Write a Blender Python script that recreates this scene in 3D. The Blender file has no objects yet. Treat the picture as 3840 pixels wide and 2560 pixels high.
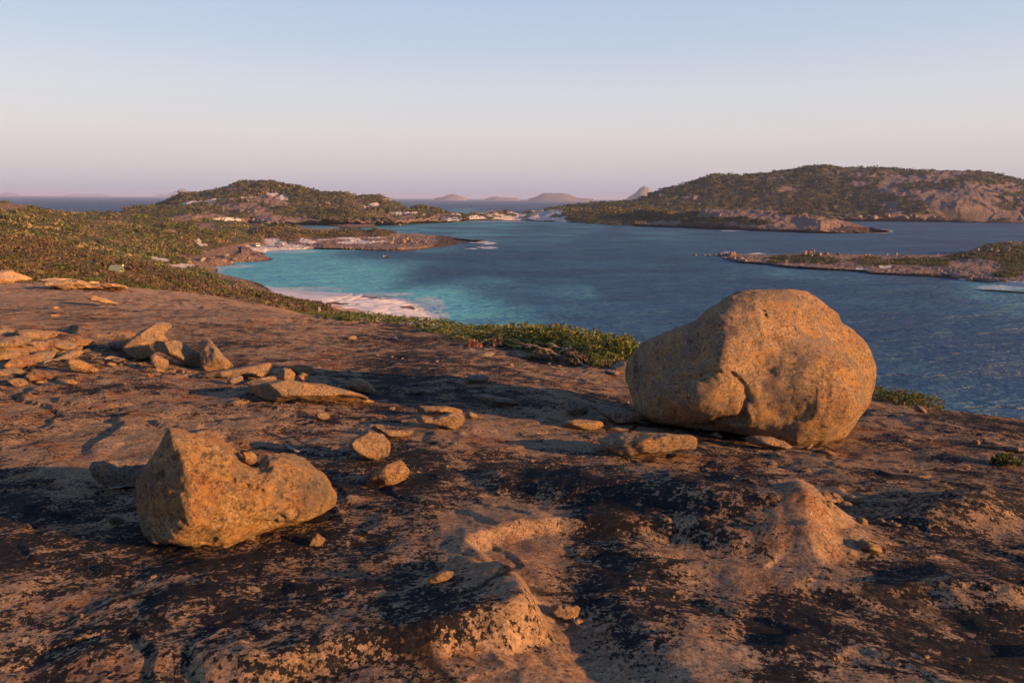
import bpy, math, random
import numpy as np
from mathutils import Matrix, Vector
random.seed(7); RNG = np.random.default_rng(7)
sc = bpy.context.scene
COL = sc.collection
R = math.radians

# ------------------------------------------------------------------ camera
CAM_Z = 25.0
PITCH, ROLL, FPX = R(11.83), R(0.41), 2560.0      # photograph pixels 3840 x 2560
cam = bpy.data.cameras.new('camera'); cam.lens = 24; cam.sensor_width = 36
cam.clip_start = 0.1; cam.clip_end = 90000
cam_ob = bpy.data.objects.new('camera', cam); COL.objects.link(cam_ob); sc.camera = cam_ob
CM = Matrix.Rotation(R(90) - PITCH, 4, 'X') @ Matrix.Rotation(ROLL, 4, 'Z')
cam_ob.matrix_world = Matrix.Translation((0, 0, CAM_Z)) @ CM
RM = np.array(CM.to_3x3()); CP = np.array([0., 0., CAM_Z])

# ------------------------------------------------------------------ sky, sun, exposure
SUN_AZ, SUN_EL = 111.0, 12.0
w = bpy.data.worlds.new('World'); sc.world = w; w.use_nodes = True
nt = w.node_tree; bg = nt.nodes['Background']; bg.inputs[1].default_value = 0.12
sky = nt.nodes.new('ShaderNodeTexSky'); sky.sky_type = 'NISHITA'; sky.sun_disc = False
sky.sun_elevation = R(SUN_EL); sky.sun_rotation = R(SUN_AZ); sky.air_density = 1.0; sky.dust_density = 0.6; sky.ozone_density = 2.0
tc = nt.nodes.new('ShaderNodeTexCoord'); sx = nt.nodes.new('ShaderNodeSeparateXYZ')
ramp = nt.nodes.new('ShaderNodeValToRGB')
nt.links.new(tc.outputs['Generated'], sx.inputs[0]); nt.links.new(sx.outputs[2], ramp.inputs[0])
def lin(c): return tuple((v / 255 / 12.92) if v < 10.3 else ((v / 255 + .055) / 1.055) ** 2.4 for v in c)
stops = [(0.0, (162, 164, 186)), (0.012, (172, 168, 186)), (0.04, (198, 185, 191)), (0.085, (213, 202, 201)), (0.14, (206, 207, 212)),
         (0.2, (189, 199, 216)), (0.27, (177, 192, 216)), (0.5, (108, 146, 200)), (1.0, (66, 100, 158))]
el = ramp.color_ramp.elements
while len(el) < len(stops): el.new(0.5)
for e, (p, c) in zip(el, stops): e.position = p; e.color = (*lin(c), 1)
sc8 = nt.nodes.new('ShaderNodeVectorMath'); sc8.operation = 'SCALE'; sc8.inputs['Scale'].default_value = 0.475 / 0.12
nt.links.new(ramp.outputs[0], sc8.inputs[0])
mixs = nt.nodes.new('ShaderNodeMix'); mixs.data_type = 'RGBA'; mixs.inputs[0].default_value = 0.08
nt.links.new(sc8.outputs[0], mixs.inputs[6]); nt.links.new(sky.outputs[0], mixs.inputs[7]); nt.links.new(mixs.outputs[2], bg.inputs[0])
sun = bpy.data.lights.new('sun', 'SUN'); sun.energy = 5.0; sun.angle = R(0.55); sun.color = (1.0, 0.50, 0.185)
sun_ob = bpy.data.objects.new('sun', sun); COL.objects.link(sun_ob)
SD = Vector((math.sin(R(SUN_AZ)) * math.cos(R(SUN_EL)), math.cos(R(SUN_AZ)) * math.cos(R(SUN_EL)), math.sin(R(SUN_EL))))
sun_ob.rotation_euler = SD.to_track_quat('Z', 'Y').to_euler()
vs = sc.view_settings; vs.view_transform = 'Standard'; vs.look = 'None'; vs.exposure = 1.2; vs.gamma = 1.0; vs.use_curve_mapping = False
sc.cycles.max_bounces = 5; sc.cycles.diffuse_bounces = 2; sc.cycles.glossy_bounces = 2; sc.cycles.transmission_bounces = 2
sc.render.filter_size = 1.1; sc.cycles.volume_bounces = 0; sc.cycles.transparent_max_bounces = 4

# ------------------------------------------------------------------ numeric helpers
def rays(u, v):
    u = np.asarray(u, float); v = np.asarray(v, float)
    return np.stack([(u - 1920) / FPX, -(v - 1280) / FPX, -np.ones_like(u)], -1) @ RM.T
def at(u, v, Y):                                   # the point of world depth Y seen at (u, v)
    d = rays(u, v); return CP + d * (np.asarray(Y, float) / d[..., 1])[..., None]
def on_z(u, v, z=0.0):
    d = rays(u, v); return CP + d * ((z - CAM_Z) / d[..., 2])[..., None]
def proj(p):
    q = (np.asarray(p) - CP) @ RM
    z = np.minimum(q[..., 2], -1e-3)
    return 1920 - q[..., 0] / z * FPX, 1280 + q[..., 1] / z * FPX
def sstep(a, b, x):
    t = np.clip((x - a) / (b - a), 0, 1); return t * t * (3 - 2 * t)
NTAB = np.random.default_rng(99).uniform(-1, 1, 65536).astype(np.float32)
def noise(p, seed=0):                              # smooth value noise in 2 or 3 dimensions, -1 .. 1
    p = np.asarray(p, np.float32); n = p.shape[-1]; i = np.floor(p); f = p - i; f = f * f * f * (f * (f * 6 - 15) + 10); i = i.astype(np.int32)
    prm = (np.int32(73856093), np.int32(19349663), np.int32(83492791)); off = np.int32((seed * 7919 + 13) * 2654435 % 2147483647)
    with np.errstate(over='ignore'):
        hs_ = [[(i[..., k] + np.int32(b)) * prm[k] for b in (0, 1)] for k in range(n)]
    fs = [[1 - f[..., k], f[..., k]] for k in range(n)]; out = 0.0
    for c in range(1 << n):
        hh = off; w_ = 1.0
        for k in range(n): b = (c >> k) & 1; hh = hh ^ hs_[k][b]; w_ = w_ * fs[k][b]
        hh = hh ^ (hh >> np.int32(15)); out = out + w_ * NTAB[(hh ^ (hh >> np.int32(7))) & 65535]
    return out
def fbm(p, octv=4, seed=0, gain=0.5, lac=2.07):
    p = np.asarray(p, float); s = 0; a = 1; t = 0
    for o in range(octv):
        s = s + a * noise(p, seed + o); t += a; a *= gain; p = p * lac + 17.3
    return s / t
def poly_sd(x, y, poly):                           # signed distance, negative inside
    P = np.asarray(poly, float); Q = np.roll(P, -1, 0)
    d = np.full(np.shape(x), 1e9); ins = np.zeros(np.shape(x), bool)
    for (ax, ay), (bx, by) in zip(P, Q):
        ex, ey = bx - ax, by - ay; wx, wy = x - ax, y - ay
        t = np.clip((wx * ex + wy * ey) / (ex * ex + ey * ey + 1e-12), 0, 1)
        d = np.minimum(d, (wx - ex * t) ** 2 + (wy - ey * t) ** 2)
        c = ((ay <= y) & (by > y)) | ((by <= y) & (ay > y))
        ins ^= c & (x < ax + (y - ay) / (by - ay + 1e-12) * ex)
    d = np.sqrt(d); return np.where(ins, -d, d)
class TPS:
    def __init__(s, pts, k=0.0):
        P = np.asarray(pts, float); s.X = P[:, :2]; n = len(P); A = np.zeros((n + 3, n + 3))
        A[:n, :n] = s.f(s.X[:, None] - s.X[None]) + np.eye(n) * k; A[:n, n] = 1; A[:n, n + 1:] = s.X; A[n, :n] = 1; A[n + 1:, :n] = s.X.T
        s.c = np.linalg.solve(A, np.r_[P[:, 2], 0, 0, 0]); s.n = n
    def f(s, d):
        r2 = (d ** 2).sum(-1) + 1e-9; return .5 * r2 * np.log(r2)
    def __call__(s, x, y):
        o = s.c[s.n] + s.c[s.n + 1] * x + s.c[s.n + 2] * y
        for k in range(s.n):
            r2 = (x - s.X[k, 0]) ** 2 + (y - s.X[k, 1]) ** 2 + 1e-9; o = o + s.c[k] * .5 * r2 * np.log(r2)
        return o
def mesh_np(name, verts, faces, smooth=True, attrs=None):
    """faces: (n,3) or (n,4) int array"""
    me = bpy.data.meshes.new(name); verts = np.asarray(verts, np.float32); faces = np.asarray(faces, np.int32)
    k = faces.shape[1]
    me.vertices.add(len(verts)); me.vertices.foreach_set('co', verts.ravel())
    me.loops.add(faces.size); me.loops.foreach_set('vertex_index', faces.ravel())
    me.polygons.add(len(faces)); me.polygons.foreach_set('loop_start', np.arange(0, faces.size, k, dtype=np.int32))
    me.polygons.foreach_set('use_smooth', np.full(len(faces), smooth, bool))
    me.update(calc_edges=True)
    for an, av in (attrs or {}).items():
        av = np.asarray(av, np.float32)
        if av.ndim == 1:
            a = me.attributes.new(an, 'FLOAT', 'POINT'); a.data.foreach_set('value', av)
        else:
            a = me.attributes.new(an, 'FLOAT_COLOR', 'POINT')
            a.data.foreach_set('color', np.c_[av, np.ones(len(av))].astype(np.float32).ravel())
    return me
def link(name, me, mat=None, parent=None, loc=None):
    o = bpy.data.objects.new(name, me); COL.objects.link(o)
    if mat is not None and me is not None and len(me.materials) == 0: me.materials.append(mat)
    if parent is not None: o.parent = parent
    if loc is not None: o.location = loc
    return o
def tag(o, label=None, cat=None, group=None, kind=None):
    if label: o['label'] = label
    if cat: o['category'] = cat
    if group: o['group'] = group
    if kind: o['kind'] = kind
    return o
def grid_faces(nr, nc):
    i = np.arange(nr * nc).reshape(nr, nc)
    return np.stack([i[:-1, :-1], i[:-1, 1:], i[1:, 1:], i[1:, :-1]], -1).reshape(-1, 4)

# ------------------------------------------------------------------ materials
class NT:
    def __init__(s, name):
        s.m = bpy.data.materials.new(name); s.m.use_nodes = True; s.t = s.m.node_tree
        s.b = s.t.nodes['Principled BSDF']; s.out = s.t.nodes['Material Output']
    def n(s, typ, **kw):
        n = s.t.nodes.new('ShaderNode' + typ)
        for k, v in kw.items(): setattr(n, k, v)
        return n
    def l(s, a, b): s.t.links.new(a, b)
    def val(s, sock, v):
        if hasattr(v, 'is_output') or isinstance(v, bpy.types.NodeSocket): s.l(v, sock)
        else: sock.default_value = v
    def math(s, op, a, b=0.0, c=None, clamp=False):
        n = s.n('Math', operation=op, use_clamp=clamp); s.val(n.inputs[0], a); s.val(n.inputs[1], b)
        if c is not None: s.val(n.inputs[2], c)
        return n.outputs[0]
    def mix(s, f, a, b, typ='MIX'):
        n = s.n('Mix', data_type='RGBA', blend_type=typ); s.val(n.inputs[0], f)
        for i, v in ((6, a), (7, b)): s.val(n.inputs[i], (*v, 1) if isinstance(v, tuple) else v)
        return n.outputs[2]
    def noise(s, vec, scale, detail=4, rough=.55, dist=0.0):
        n = s.n('TexNoise'); n.inputs['Scale'].default_value = scale; n.inputs['Detail'].default_value = detail
        n.inputs['Roughness'].default_value = rough; n.inputs['Distortion'].default_value = dist
        if vec is not None: s.l(vec, n.inputs['Vector'])
        return n.outputs['Fac']
    def vor(s, vec, scale, feat='F1', out='Distance'):
        n = s.n('TexVoronoi', feature=feat); n.inputs['Scale'].default_value = scale; s.l(vec, n.inputs['Vector']); return n.outputs[out]
    def ramp(s, f, a, b):
        n = s.n('MapRange', interpolation_type='SMOOTHSTEP'); s.val(n.inputs[0], f); s.val(n.inputs[1], a); s.val(n.inputs[2], b); return n.outputs[0]
    def attr(s, name, out='Fac'):
        n = s.n('Attribute', attribute_name=name); return n.outputs[out]
    def mapv(s, vec, scale=(1, 1, 1), rot=(0, 0, 0)):
        n = s.n('Mapping'); n.inputs['Scale'].default_value = scale; n.inputs['Rotation'].default_value = rot; s.l(vec, n.inputs[0]); return n.outputs[0]
    def bump(s, h, strength, dist, prev=None):
        n = s.n('Bump'); n.inputs['Strength'].default_value = strength; n.inputs['Distance'].default_value = dist; s.l(h, n.inputs['Height'])
        if prev is not None: s.l(prev, n.inputs['Normal'])
        return n.outputs[0]
    def done(s, col, rough=.85, spec=.25, nrm=None):
        s.val(s.b.inputs['Base Color'], (*col, 1) if isinstance(col, tuple) else col); s.val(s.b.inputs['Roughness'], rough)
        s.b.inputs['Specular IOR Level'].default_value = spec
        if nrm is not None: s.l(nrm, s.b.inputs['Normal'])
        return s.m
def plain(name, col, rough=.7, spec=.3, var=.12, scale=8.0):
    t = NT(name); p = t.n('TexCoord').outputs['Object']; f = t.noise(p, scale, 3)
    c = t.mix(f, tuple(max(0, v * (1 - var)) for v in col), tuple(v * (1 + var) for v in col)); return t.done(c, rough, spec)

def granite(name, base=(.43, .29, .18), dark=(.24, .17, .125), lichen=0.3, red=0.3, pale=0.3, scale=1.0, ground=False, grain=1.0):
    t = NT(name)
    if ground: p = t.n('NewGeometry').outputs['Position']
    else:
        oi = t.n('ObjectInfo').outputs['Random']; a = t.n('VectorMath', operation='ADD'); t.l(t.n('NewGeometry').outputs['Position'], a.inputs[0])
        cx = t.n('CombineXYZ'); t.l(t.math('MULTIPLY', oi, 37.0), cx.inputs[0]); t.l(cx.outputs[0], a.inputs[1]); p = a.outputs[0]
    big = t.noise(p, 1.1 * scale, 4, .6); med = t.noise(p, 6 * scale, 6, .65); fine = t.noise(p, 45 * scale, 5, .7)
    c = t.mix(t.ramp(med, .35, .68), dark, base)
    c = t.mix(t.math('MULTIPLY', t.ramp(big, .5, .72), pale), c, (.52, .42, .32))
    rd = t.noise(t.mapv(p, (1, 1, 1.8)), 2.3 * scale, 5, .62, .4)
    redf = t.math('MULTIPLY', t.ramp(rd, .5, .66), red)
    if ground: redf = t.math('MULTIPLY', redf, t.math('ADD', .35, t.math('MULTIPLY', t.attr('red'), 1.5)), clamp=True)
    c = t.mix(redf, c, (.45, .195, .075))
    # crystals: pale feldspar and dark mica grains
    v1 = t.vor(p, 1125 * scale / grain); v2 = t.n('TexVoronoi', feature='F1'); v2.inputs['Scale'].default_value = 125 * scale / grain; t.l(p, v2.inputs['Vector'])
    bw = t.n('RGBToBW'); t.l(v2.outputs['Color'], bw.inputs[0])
    c = t.mix(t.math('MULTIPLY', t.ramp(bw.outputs[0], .62, .8), .42), c, (.56, .45, .34))
    c = t.mix(t.math('MULTIPLY', t.ramp(bw.outputs[0], .36, .2), .5), c, (.07, .055, .05))
    c = t.mix(.8 if not ground else .6, c, t.mix(t.ramp(fine, .34, .64), (.4, .38, .38), (1.3, 1.3, 1.3)), 'MULTIPLY')
    # black lichen crust with ragged edges
    if ground:
        sx_ = t.n('SeparateXYZ'); t.l(p, sx_.inputs[0]); yq = t.math('ADD', sx_.outputs[1], 1.2)
        th = t.math('ARCTAN2', sx_.outputs[0], yq); rr = t.math('SQRT', t.math('ADD', t.math('MULTIPLY', sx_.outputs[0], sx_.outputs[0]), t.math('MULTIPLY', yq, yq)))
        cb = t.n('CombineXYZ'); t.l(t.math('MULTIPLY', th, 5.6), cb.inputs[0]); t.l(t.math('MULTIPLY', t.math('LOGARITHM', rr, 2.718), 8.6), cb.inputs[1]); t.l(t.math('MULTIPLY', sx_.outputs[2], 2.0), cb.inputs[2]); pl = cb.outputs[0]
        l1 = t.noise(pl, .9, 5, .6, .5); l2 = t.noise(pl, 11, 6, .7, .2); l2c = t.noise(pl, 3.4, 4, .6, .3); l3 = t.noise(p, 52, 4, .72)
        q = t.math('ADD', t.math('ADD', t.math('MULTIPLY', l1, .62), t.math('MULTIPLY', l2c, .5)), t.math('ADD', t.math('MULTIPLY', l2, .85), t.math('MULTIPLY', l3, .92)))
        q = t.math('ADD', q, t.math('MULTIPLY', t.math('SUBTRACT', t.attr('lichen'), .52), .40))
        lm = t.ramp(q, 1.40, 1.44)
    else:
        l1 = t.noise(p, 2.6 * scale, 8, .66, .3); l2 = t.noise(p, 24 * scale, 6, .7)
        nz = t.n('SeparateXYZ'); t.l(t.n('NewGeometry').outputs['Normal'], nz.inputs[0])
        q = t.math('ADD', t.math('ADD', l1, t.math('MULTIPLY', l2, .5)), t.math('ADD', lichen - .5, t.math('MULTIPLY', nz.outputs[2], .07)))
        lm = t.math('MULTIPLY', t.ramp(q, .78, .93), .82)
    if ground:
        wv = t.n('VectorMath', operation='ADD'); nn_ = t.n('TexNoise'); nn_.inputs['Scale'].default_value = 1.3; nn_.inputs['Detail'].default_value = 5; t.l(p, nn_.inputs['Vector']); t.l(p, wv.inputs[0]); t.l(nn_.outputs['Color'], wv.inputs[1])
        ck = t.vor(t.mapv(wv.outputs[0], (.5, .95, .6), (0, 0, R(25))), .62, 'DISTANCE_TO_EDGE'); crk = t.math('MULTIPLY', t.ramp(ck, .012, .002), t.ramp(t.noise(p, .8, 2), .45, .6))
        c = t.mix(t.math('MULTIPLY', crk, .85), c, (.03, .022, .018))
    lc = t.mix(t.ramp(t.noise(p, 30, 4, .7), .45, .75), (.019, .019, .0215), (.062, .061, .066))
    c = t.mix(lm, c, lc)
    if not ground and scale == 1.0:
        c = t.mix(t.math('MULTIPLY', t.ramp(t.noise(p, 3.2, 8, .68, .4), .5, .60), .6), c, (.27, .225, .185)); c = t.mix(t.math('MULTIPLY', t.ramp(t.noise(p, 7.5, 6, .66), .52, .64), .6), c, (.70, .36, .11)); c = t.mix(t.math('MULTIPLY', t.ramp(t.noise(p, 17, 6, .74), .55, .63), .75), c, (.085, .07, .06)); c = t.mix(t.math('MULTIPLY', t.ramp(t.noise(t.mapv(p, (3, 3, .7)), 1.6, 5, .65), .56, .7), .4), c, (.15, .10, .075))
    h = t.math('ADD', t.math('MULTIPLY', med, .3 if ground else .5), t.math('ADD', t.math('MULTIPLY', fine, .5), t.math('MULTIPLY', v1, .35)))
    nb = t.bump(h, 1.0, .036 if not ground else .028)
    if ground: nb = t.bump(t.math('MULTIPLY', crk, -1.0), 1.0, .03, nb)
    if ground: nb = t.bump(t.math('SUBTRACT', t.math('ADD', l2, t.math('MULTIPLY', l3, .7)), t.math('MULTIPLY', lm, .12)), 1.0, .05, nb)
    return t.done(c, .9, .18, nb)

M_GROUND = granite('granite_ground', (.61, .40, .225), (.40, .26, .15), red=.95, ground=True)
M_BOULD = granite('granite_boulder', (.66, .43, .20), (.48, .31, .165), lichen=.36, red=.4, pale=.3)
M_WARM = granite('granite_orange', (.68, .44, .18), (.52, .31, .13), lichen=.2, red=.85, pale=.25)
M_STONE = granite('granite_stone', (.60, .41, .23), (.42, .28, .165), lichen=.2, red=.3, pale=.3)
M_GREY = granite('granite_grey', (.42, .34, .27), (.27, .22, .185), lichen=.38, red=.12, pale=.2)
M_RED = granite('granite_red', (.42, .17, .09), (.30, .11, .06), lichen=.12, red=.8, pale=.1)
# ------------------------------------------------------------------ foreground granite slope
cp = []
for u, rows in {
    -900: [(2560, 1.95), (2040, 3.0), (1650, 4.9), (1390, 8.2), (1240, 13), (1125, 22), (1050, 40)],
    200: [(2560, 2.0), (2250, 2.5), (2040, 3.07), (1875, 3.7), (1650, 5.05), (1500, 6.6), (1390, 8.5), (1240, 13.5), (1125, 23), (1064, 38)],
    900: [(2560, 2.0), (2040, 3.1), (1650, 5.15), (1500, 6.8), (1390, 8.8), (1270, 12.8), (1170, 20), (1130, 30)],
    1450: [(2560, 2.0), (2040, 3.15), (1650, 5.25), (1500, 7.0), (1390, 9.1), (1290, 12.5), (1225, 20)],
    1920: [(2560, 2.0), (2040, 3.2), (1650, 5.4), (1500, 7.2), (1390, 9.5), (1310, 12.5), (1290, 14.5)],
    2500: [(2560, 2.0), (2040, 3.25), (1650, 5.6), (1500, 7.6), (1430, 9.3), (1405, 10.8)],
    3200: [(2560, 2.0), (2040, 3.3), (1700, 5.35), (1560, 7.1), (1495, 8.8)],
    3800: [(2560, 2.05), (2040, 3.3), (1750, 4.85), (1620, 6.2), (1572, 7.4)],
    4700: [(2560, 2.05), (2040, 3.3), (1800, 4.7), (1680, 6.0)]}.items():
    for v, Y in rows: cp.append(at(u, v, Y * (1 - .13 * np.clip((1500 - u) / 1500, -.6, 1) * np.clip((1650 - v) / 300, 0, 1) * (1 if v > 1100 else .6))))
cp = [tuple(p) for p in cp]
cp += [(0, -1.5, 23.72), (-3, -3, 24.0), (3, -3, 23.7), (0, -8, 24.4), (-6, 0, 24.0), (7, -2, 23.2), (14, 0, 21.5), (11, 6, 20.5), (25, -2, 16.5), (20, 8, 14),
       (9, 13, 17.8), (5, 18, 18.2), (1, 22, 18.6), (7, 10.5, 20.2), (12, 10, 18.2), (3.5, 15, 20.0), (-5, 33, 17.6), (-14, 46, 16.6), (-34, 55, 17.0), (-60, 60, 18.5), (16, 24, 11.5), (6, 34, 12.5), (-2, 46, 11), (-16, 62, 10.5),
       (30, 34, 4.5), (12, 56, 4), (-8, 84, 2.5), (44, 30, 1), (32, 58, -2), (10, 84, -2.5), (60, 20, -2), (70, 60, -5), (20, 120, -5), (-30, 100, 3), (-70, 100, 6), (60, 130, -7), (-100, 130, 6)]
BASE = TPS(cp, 0.004)
def hit_on(fn, u, v, y0=1.2, y1=70.0):
    u = float(u); v = float(v); d = rays(u, v); Y = np.geomspace(y0, y1, 700); p = CP + d * (Y / d[1])[:, None]
    s = p[:, 2] - fn(p[:, 0], p[:, 1]); k = np.argmax(s < 0) if (s < 0).any() else len(Y) - 1
    if k == 0: return p[0]
    a = s[k - 1] / (s[k - 1] - s[k] + 1e-12); return p[k - 1] + (p[k] - p[k - 1]) * np.clip(a, 0, 1)
def plan(pts): return [tuple(hit_on(BASE, u, v)[:2]) for u, v in pts]
SLAB = plan([(2080, 2395), (2068, 2330), (2030, 2250), (1960, 2170), (1890, 2125), (1835, 2075), (1900, 2047), (2010, 2017), (2110, 1998), (2300, 2008), (2500, 2035), (2750, 2085), (2950, 2110), (3090, 2132), (3160, 2105),
             (3150, 2030), (3110, 1960), (3050, 1895), (2960, 1845), (2850, 1800), (2700, 1740), (2900, 1560), (1900, 1500), (200, 1600), (-400, 1900), (-400, 2400), (900, 2600), (1300, 2520), (1672, 2500), (1800, 2470), (1911, 2470), (2000, 2440)])
SHELF = plan([(-300, 1235), (100, 1238), (217, 1257), (256, 1279), (250, 1300), (316, 1306), (348, 1317), (300, 1328), (163, 1355), (98, 1368), (-300, 1368)])
SHELF2 = plan([(240, 1240), (330, 1237), (420, 1250), (500, 1262), (510, 1275), (430, 1272), (330, 1268), (260, 1262)])
LOW2 = plan([(3330, 1880), (3700, 1830), (3840, 1860), (3840, 1990), (3500, 2010), (3300, 1960)])
RIDGE_R = plan([(2300, 2100), (2600, 2120), (3000, 2180), (3300, 2200), (3500, 2160), (3700, 2180), (4000, 2260), (3900, 2330), (3500, 2260), (3100, 2250), (2700, 2180), (2380, 2150)])
MND = [(q, r, h) for q, r, h in zip(plan([(1950, 1805), (2300, 1840), (2650, 1900), (2900, 1945), (3010, 2000)]), (.36, .48, .54, .54, .46), (.07, .13, .16, .145, .06))]
def FEAT(x, y):
    h = np.zeros(np.shape(x)); x = np.asarray(x, float); y = np.asarray(y, float)
    near = (y > 0.5) & (y < 9)
    xs, ys = x[near], y[near]
    if xs.size:
        wob = .05 * fbm(np.stack([xs * 2.4, ys * 2.4], -1), 4, 5)
        s = -poly_sd(xs, ys, SLAB) + wob * .8
        A_ = np.maximum(.175 * sstep(-1.0, .3, xs) * sstep(3.0, 2.6, ys), .075 + .03 * sstep(.5, 1.5, xs)) * sstep(4.5, 3.4, ys) * sstep(-1.9, -.4, xs)
        wd = .12 + .08 * sstep(.6, 1.5, xs)
        f = A_ * sstep(-.03, 1.0, s / wd) * np.exp(-np.maximum(s - wd, 0) / 1.1)
        f += .95 * np.exp(-((np.hypot((xs - 4.75) / .62, (ys - 1.05) / .8)) ** 4))  # unseen hump right of the view, added to shade the bottom right
        best = np.zeros(xs.shape)
        for (p0, r0, h0), (p1, r1, h1) in zip(MND[:-1], MND[1:]):
            ex, ey = p1[0] - p0[0], p1[1] - p0[1]; tt = np.clip(((xs - p0[0]) * ex + (ys - p0[1]) * ey) / (ex * ex + ey * ey), 0, 1)
            dd = np.hypot(xs - p0[0] - ex * tt, ys - p0[1] - ey * tt) - wob * .9; best = np.maximum(best, (h0 + (h1 - h0) * tt) * sstep(1.0, .38, dd / (r0 + (r1 - r0) * tt)))
        f += best
        r = -poly_sd(xs, ys, RIDGE_R) + wob; f += .07 * sstep(-.1, .2, r)
        r = -poly_sd(xs, ys, LOW2) + wob; f += .10 * sstep(-.05, .3, r)
        c = plan_trough; f -= .055 * np.exp(-(((xs - c[0]) / .16) ** 2 + ((ys - c[1]) / .55) ** 2))
        h[near] = f
    for poly, hh, ed in ((SHELF, .17, .18), (SHELF2, .10, .12)):
        k = (y > 8) & (y < 16)
        if k.any(): h[k] += hh * sstep(-.03, ed, -poly_sd(x[k], y[k], poly) + .25 * fbm(np.stack([x[k] * 1.2, y[k] * 1.2], -1), 3, 9))
    return h
plan_trough = hit_on(BASE, 2170, 2330)
def DETAIL(x, y):
    q = np.stack([x * .9 + y * .25, y * .55 - x * .12], -1)
    ramp_ = np.clip((np.hypot(x, y) - .5) / 6, .25, 1)
    d = .065 * ramp_ * fbm(q * .55, 4, 21) + .034 * fbm(q * 2.0, 5, 31) + .011 * fbm(np.stack([x * 6, y * 5], -1), 4, 41)
    # exfoliation steps: thin sheets peeling off the dome
    s = fbm(np.stack([x * .28 + y * .1, y * .42], -1), 5, 51) * 4.2
    k = np.floor(s); fr = s - k
    d = d + (.042 * ramp_) * (sstep(.0, .12, fr) - fr) * sstep(-.2, .25, noise(np.stack([x * .3, y * .3], -1), 61))
    s = fbm(np.stack([x * .8 + y * .5, y * 1.1], -1), 4, 71) * 3.0; fr = s - np.floor(s)
    d = d + .016 * (sstep(0, .12, fr) - fr)
    return d
def H(x, y):
    x = np.asarray(x, float); y = np.asarray(y, float); return BASE(x, y) + FEAT(x, y) + DETAIL(x, y)
def hit(u, v): return hit_on(H, u, v)
LICH = [(2010, 2405, .0), (2062, 2365, .0), (1850, 2455, .1), (1900, 2058, .08), (2010, 2030, .12), (1720, 2490, .25), (2600, 2075, .2), (2900, 2100, .1), (3140, 2060, .0), (200, 2300, .5), (600, 2450, .5), (1000, 2200, .62), (1400, 2100, .5), (1700, 2300, .58), (1500, 2500, .5), (2250, 2280, .65), (2500, 2280, .6), (2650, 2450, .22), (2900, 2400, .62),  # lichen cover; sunlight on step and mound nose put in as bare rock
        (3000, 2320, .8), (3300, 2300, .7), (3250, 2420, .3), (3450, 2480, .55), (3700, 2450, .75), (3700, 2200, .5), (3450, 2200, .55), (2120, 2440, .2), (2200, 2150, .8), (2300, 1850, .66), (2700, 1900, .66), (3060, 1960, .05), (2890, 1880, .55),
        (3080, 2060, 0.), (2850, 2060, .2), (2450, 2060, .5), (3400, 1830, .45), (3250, 2050, .7), (3700, 1750, .6), (3300, 1630, .3), (3000, 1720, .1), (2700, 1730, .7), (3600, 1600, .5), (3500, 1950, .5), (1500, 1750, .75), (1300, 1650, .35),
        (1200, 1850, .8), (1900, 1720, .6), (1700, 1600, .2), (2000, 1520, .2), (2200, 1450, .4), (2400, 1690, .5), (1700, 1390, .8), (1500, 1430, .75), (1300, 1350, .55), (1900, 1440, .72), (2100, 1370, .5), (1800, 1300, .3),
        (300, 1750, .02), (600, 1600, .05), (200, 1600, .12), (900, 1560, .3), (500, 1450, .42), (200, 1480, .42), (300, 1910, .8), (100, 1960, .75), (500, 2090, .66), (250, 2040, .55), (800, 1850, .1),
        (300, 1200, .38), (700, 1250, .42), (1100, 1250, .34), (1000, 1350, .45), (1200, 1220, .28), (600, 1130, .22), (100, 1290, .25), (400, 1330, .35), (700, 1400, .35)]
def img_map(u, v, lst, sig):
    a = np.zeros(u.shape); b = np.zeros(u.shape) + 1e-6
    for (x, y, val) in lst:
        k = np.exp(-(((u - x) / (sig * 1.3)) ** 2 + ((v - y) / sig) ** 2)); a += k * val; b += k
    return a / b
NC, NR = 820, 640
yy = np.r_[np.linspace(-9, .9, 40)[:-1], np.geomspace(.9 + 1.0, 17, 470) - 1.0, np.geomspace(16.2, 130, NR - 509)]
aa = np.linspace(-1, 1, NC); aa = np.sign(aa) * (np.abs(aa) * .8 + .2 * np.abs(aa) ** 3)
XX = aa[None] * (2.3 + .98 * np.maximum(yy, 0) + .9 * np.maximum(-yy, 0))[:, None]; YY = np.repeat(yy[:, None], NC, 1)
ZZ = H(XX.ravel(), YY.ravel()); V = np.c_[XX.ravel(), YY.ravel(), ZZ]
uu, vv = proj(V); uu = np.clip(uu, -400, 4300); vv = np.clip(vv, 1000, 2900)
lich = img_map(uu, vv, LICH, 110); redm = img_map(uu, vv, [(300, 1200, .8), (900, 1250, .8), (500, 1130, .9), (300, 1450, .6), (600, 1650, .25), (1700, 1400, .3), (2900, 1700, .5), (500, 2300, .2), (1500, 2200, .2), (3000, 2000, .2), (3400, 2400, .05), (2600, 2400, .05), (3600, 1600, .3)], 260)
ground = link('granite_slope', mesh_np('granite_slope', V, grid_faces(len(yy), NC), True, {'lichen': lich, 'red': redm}), M_GROUND)
tag(ground, 'weathered granite slope with black lichen patches in the foreground', kind='structure')
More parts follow.
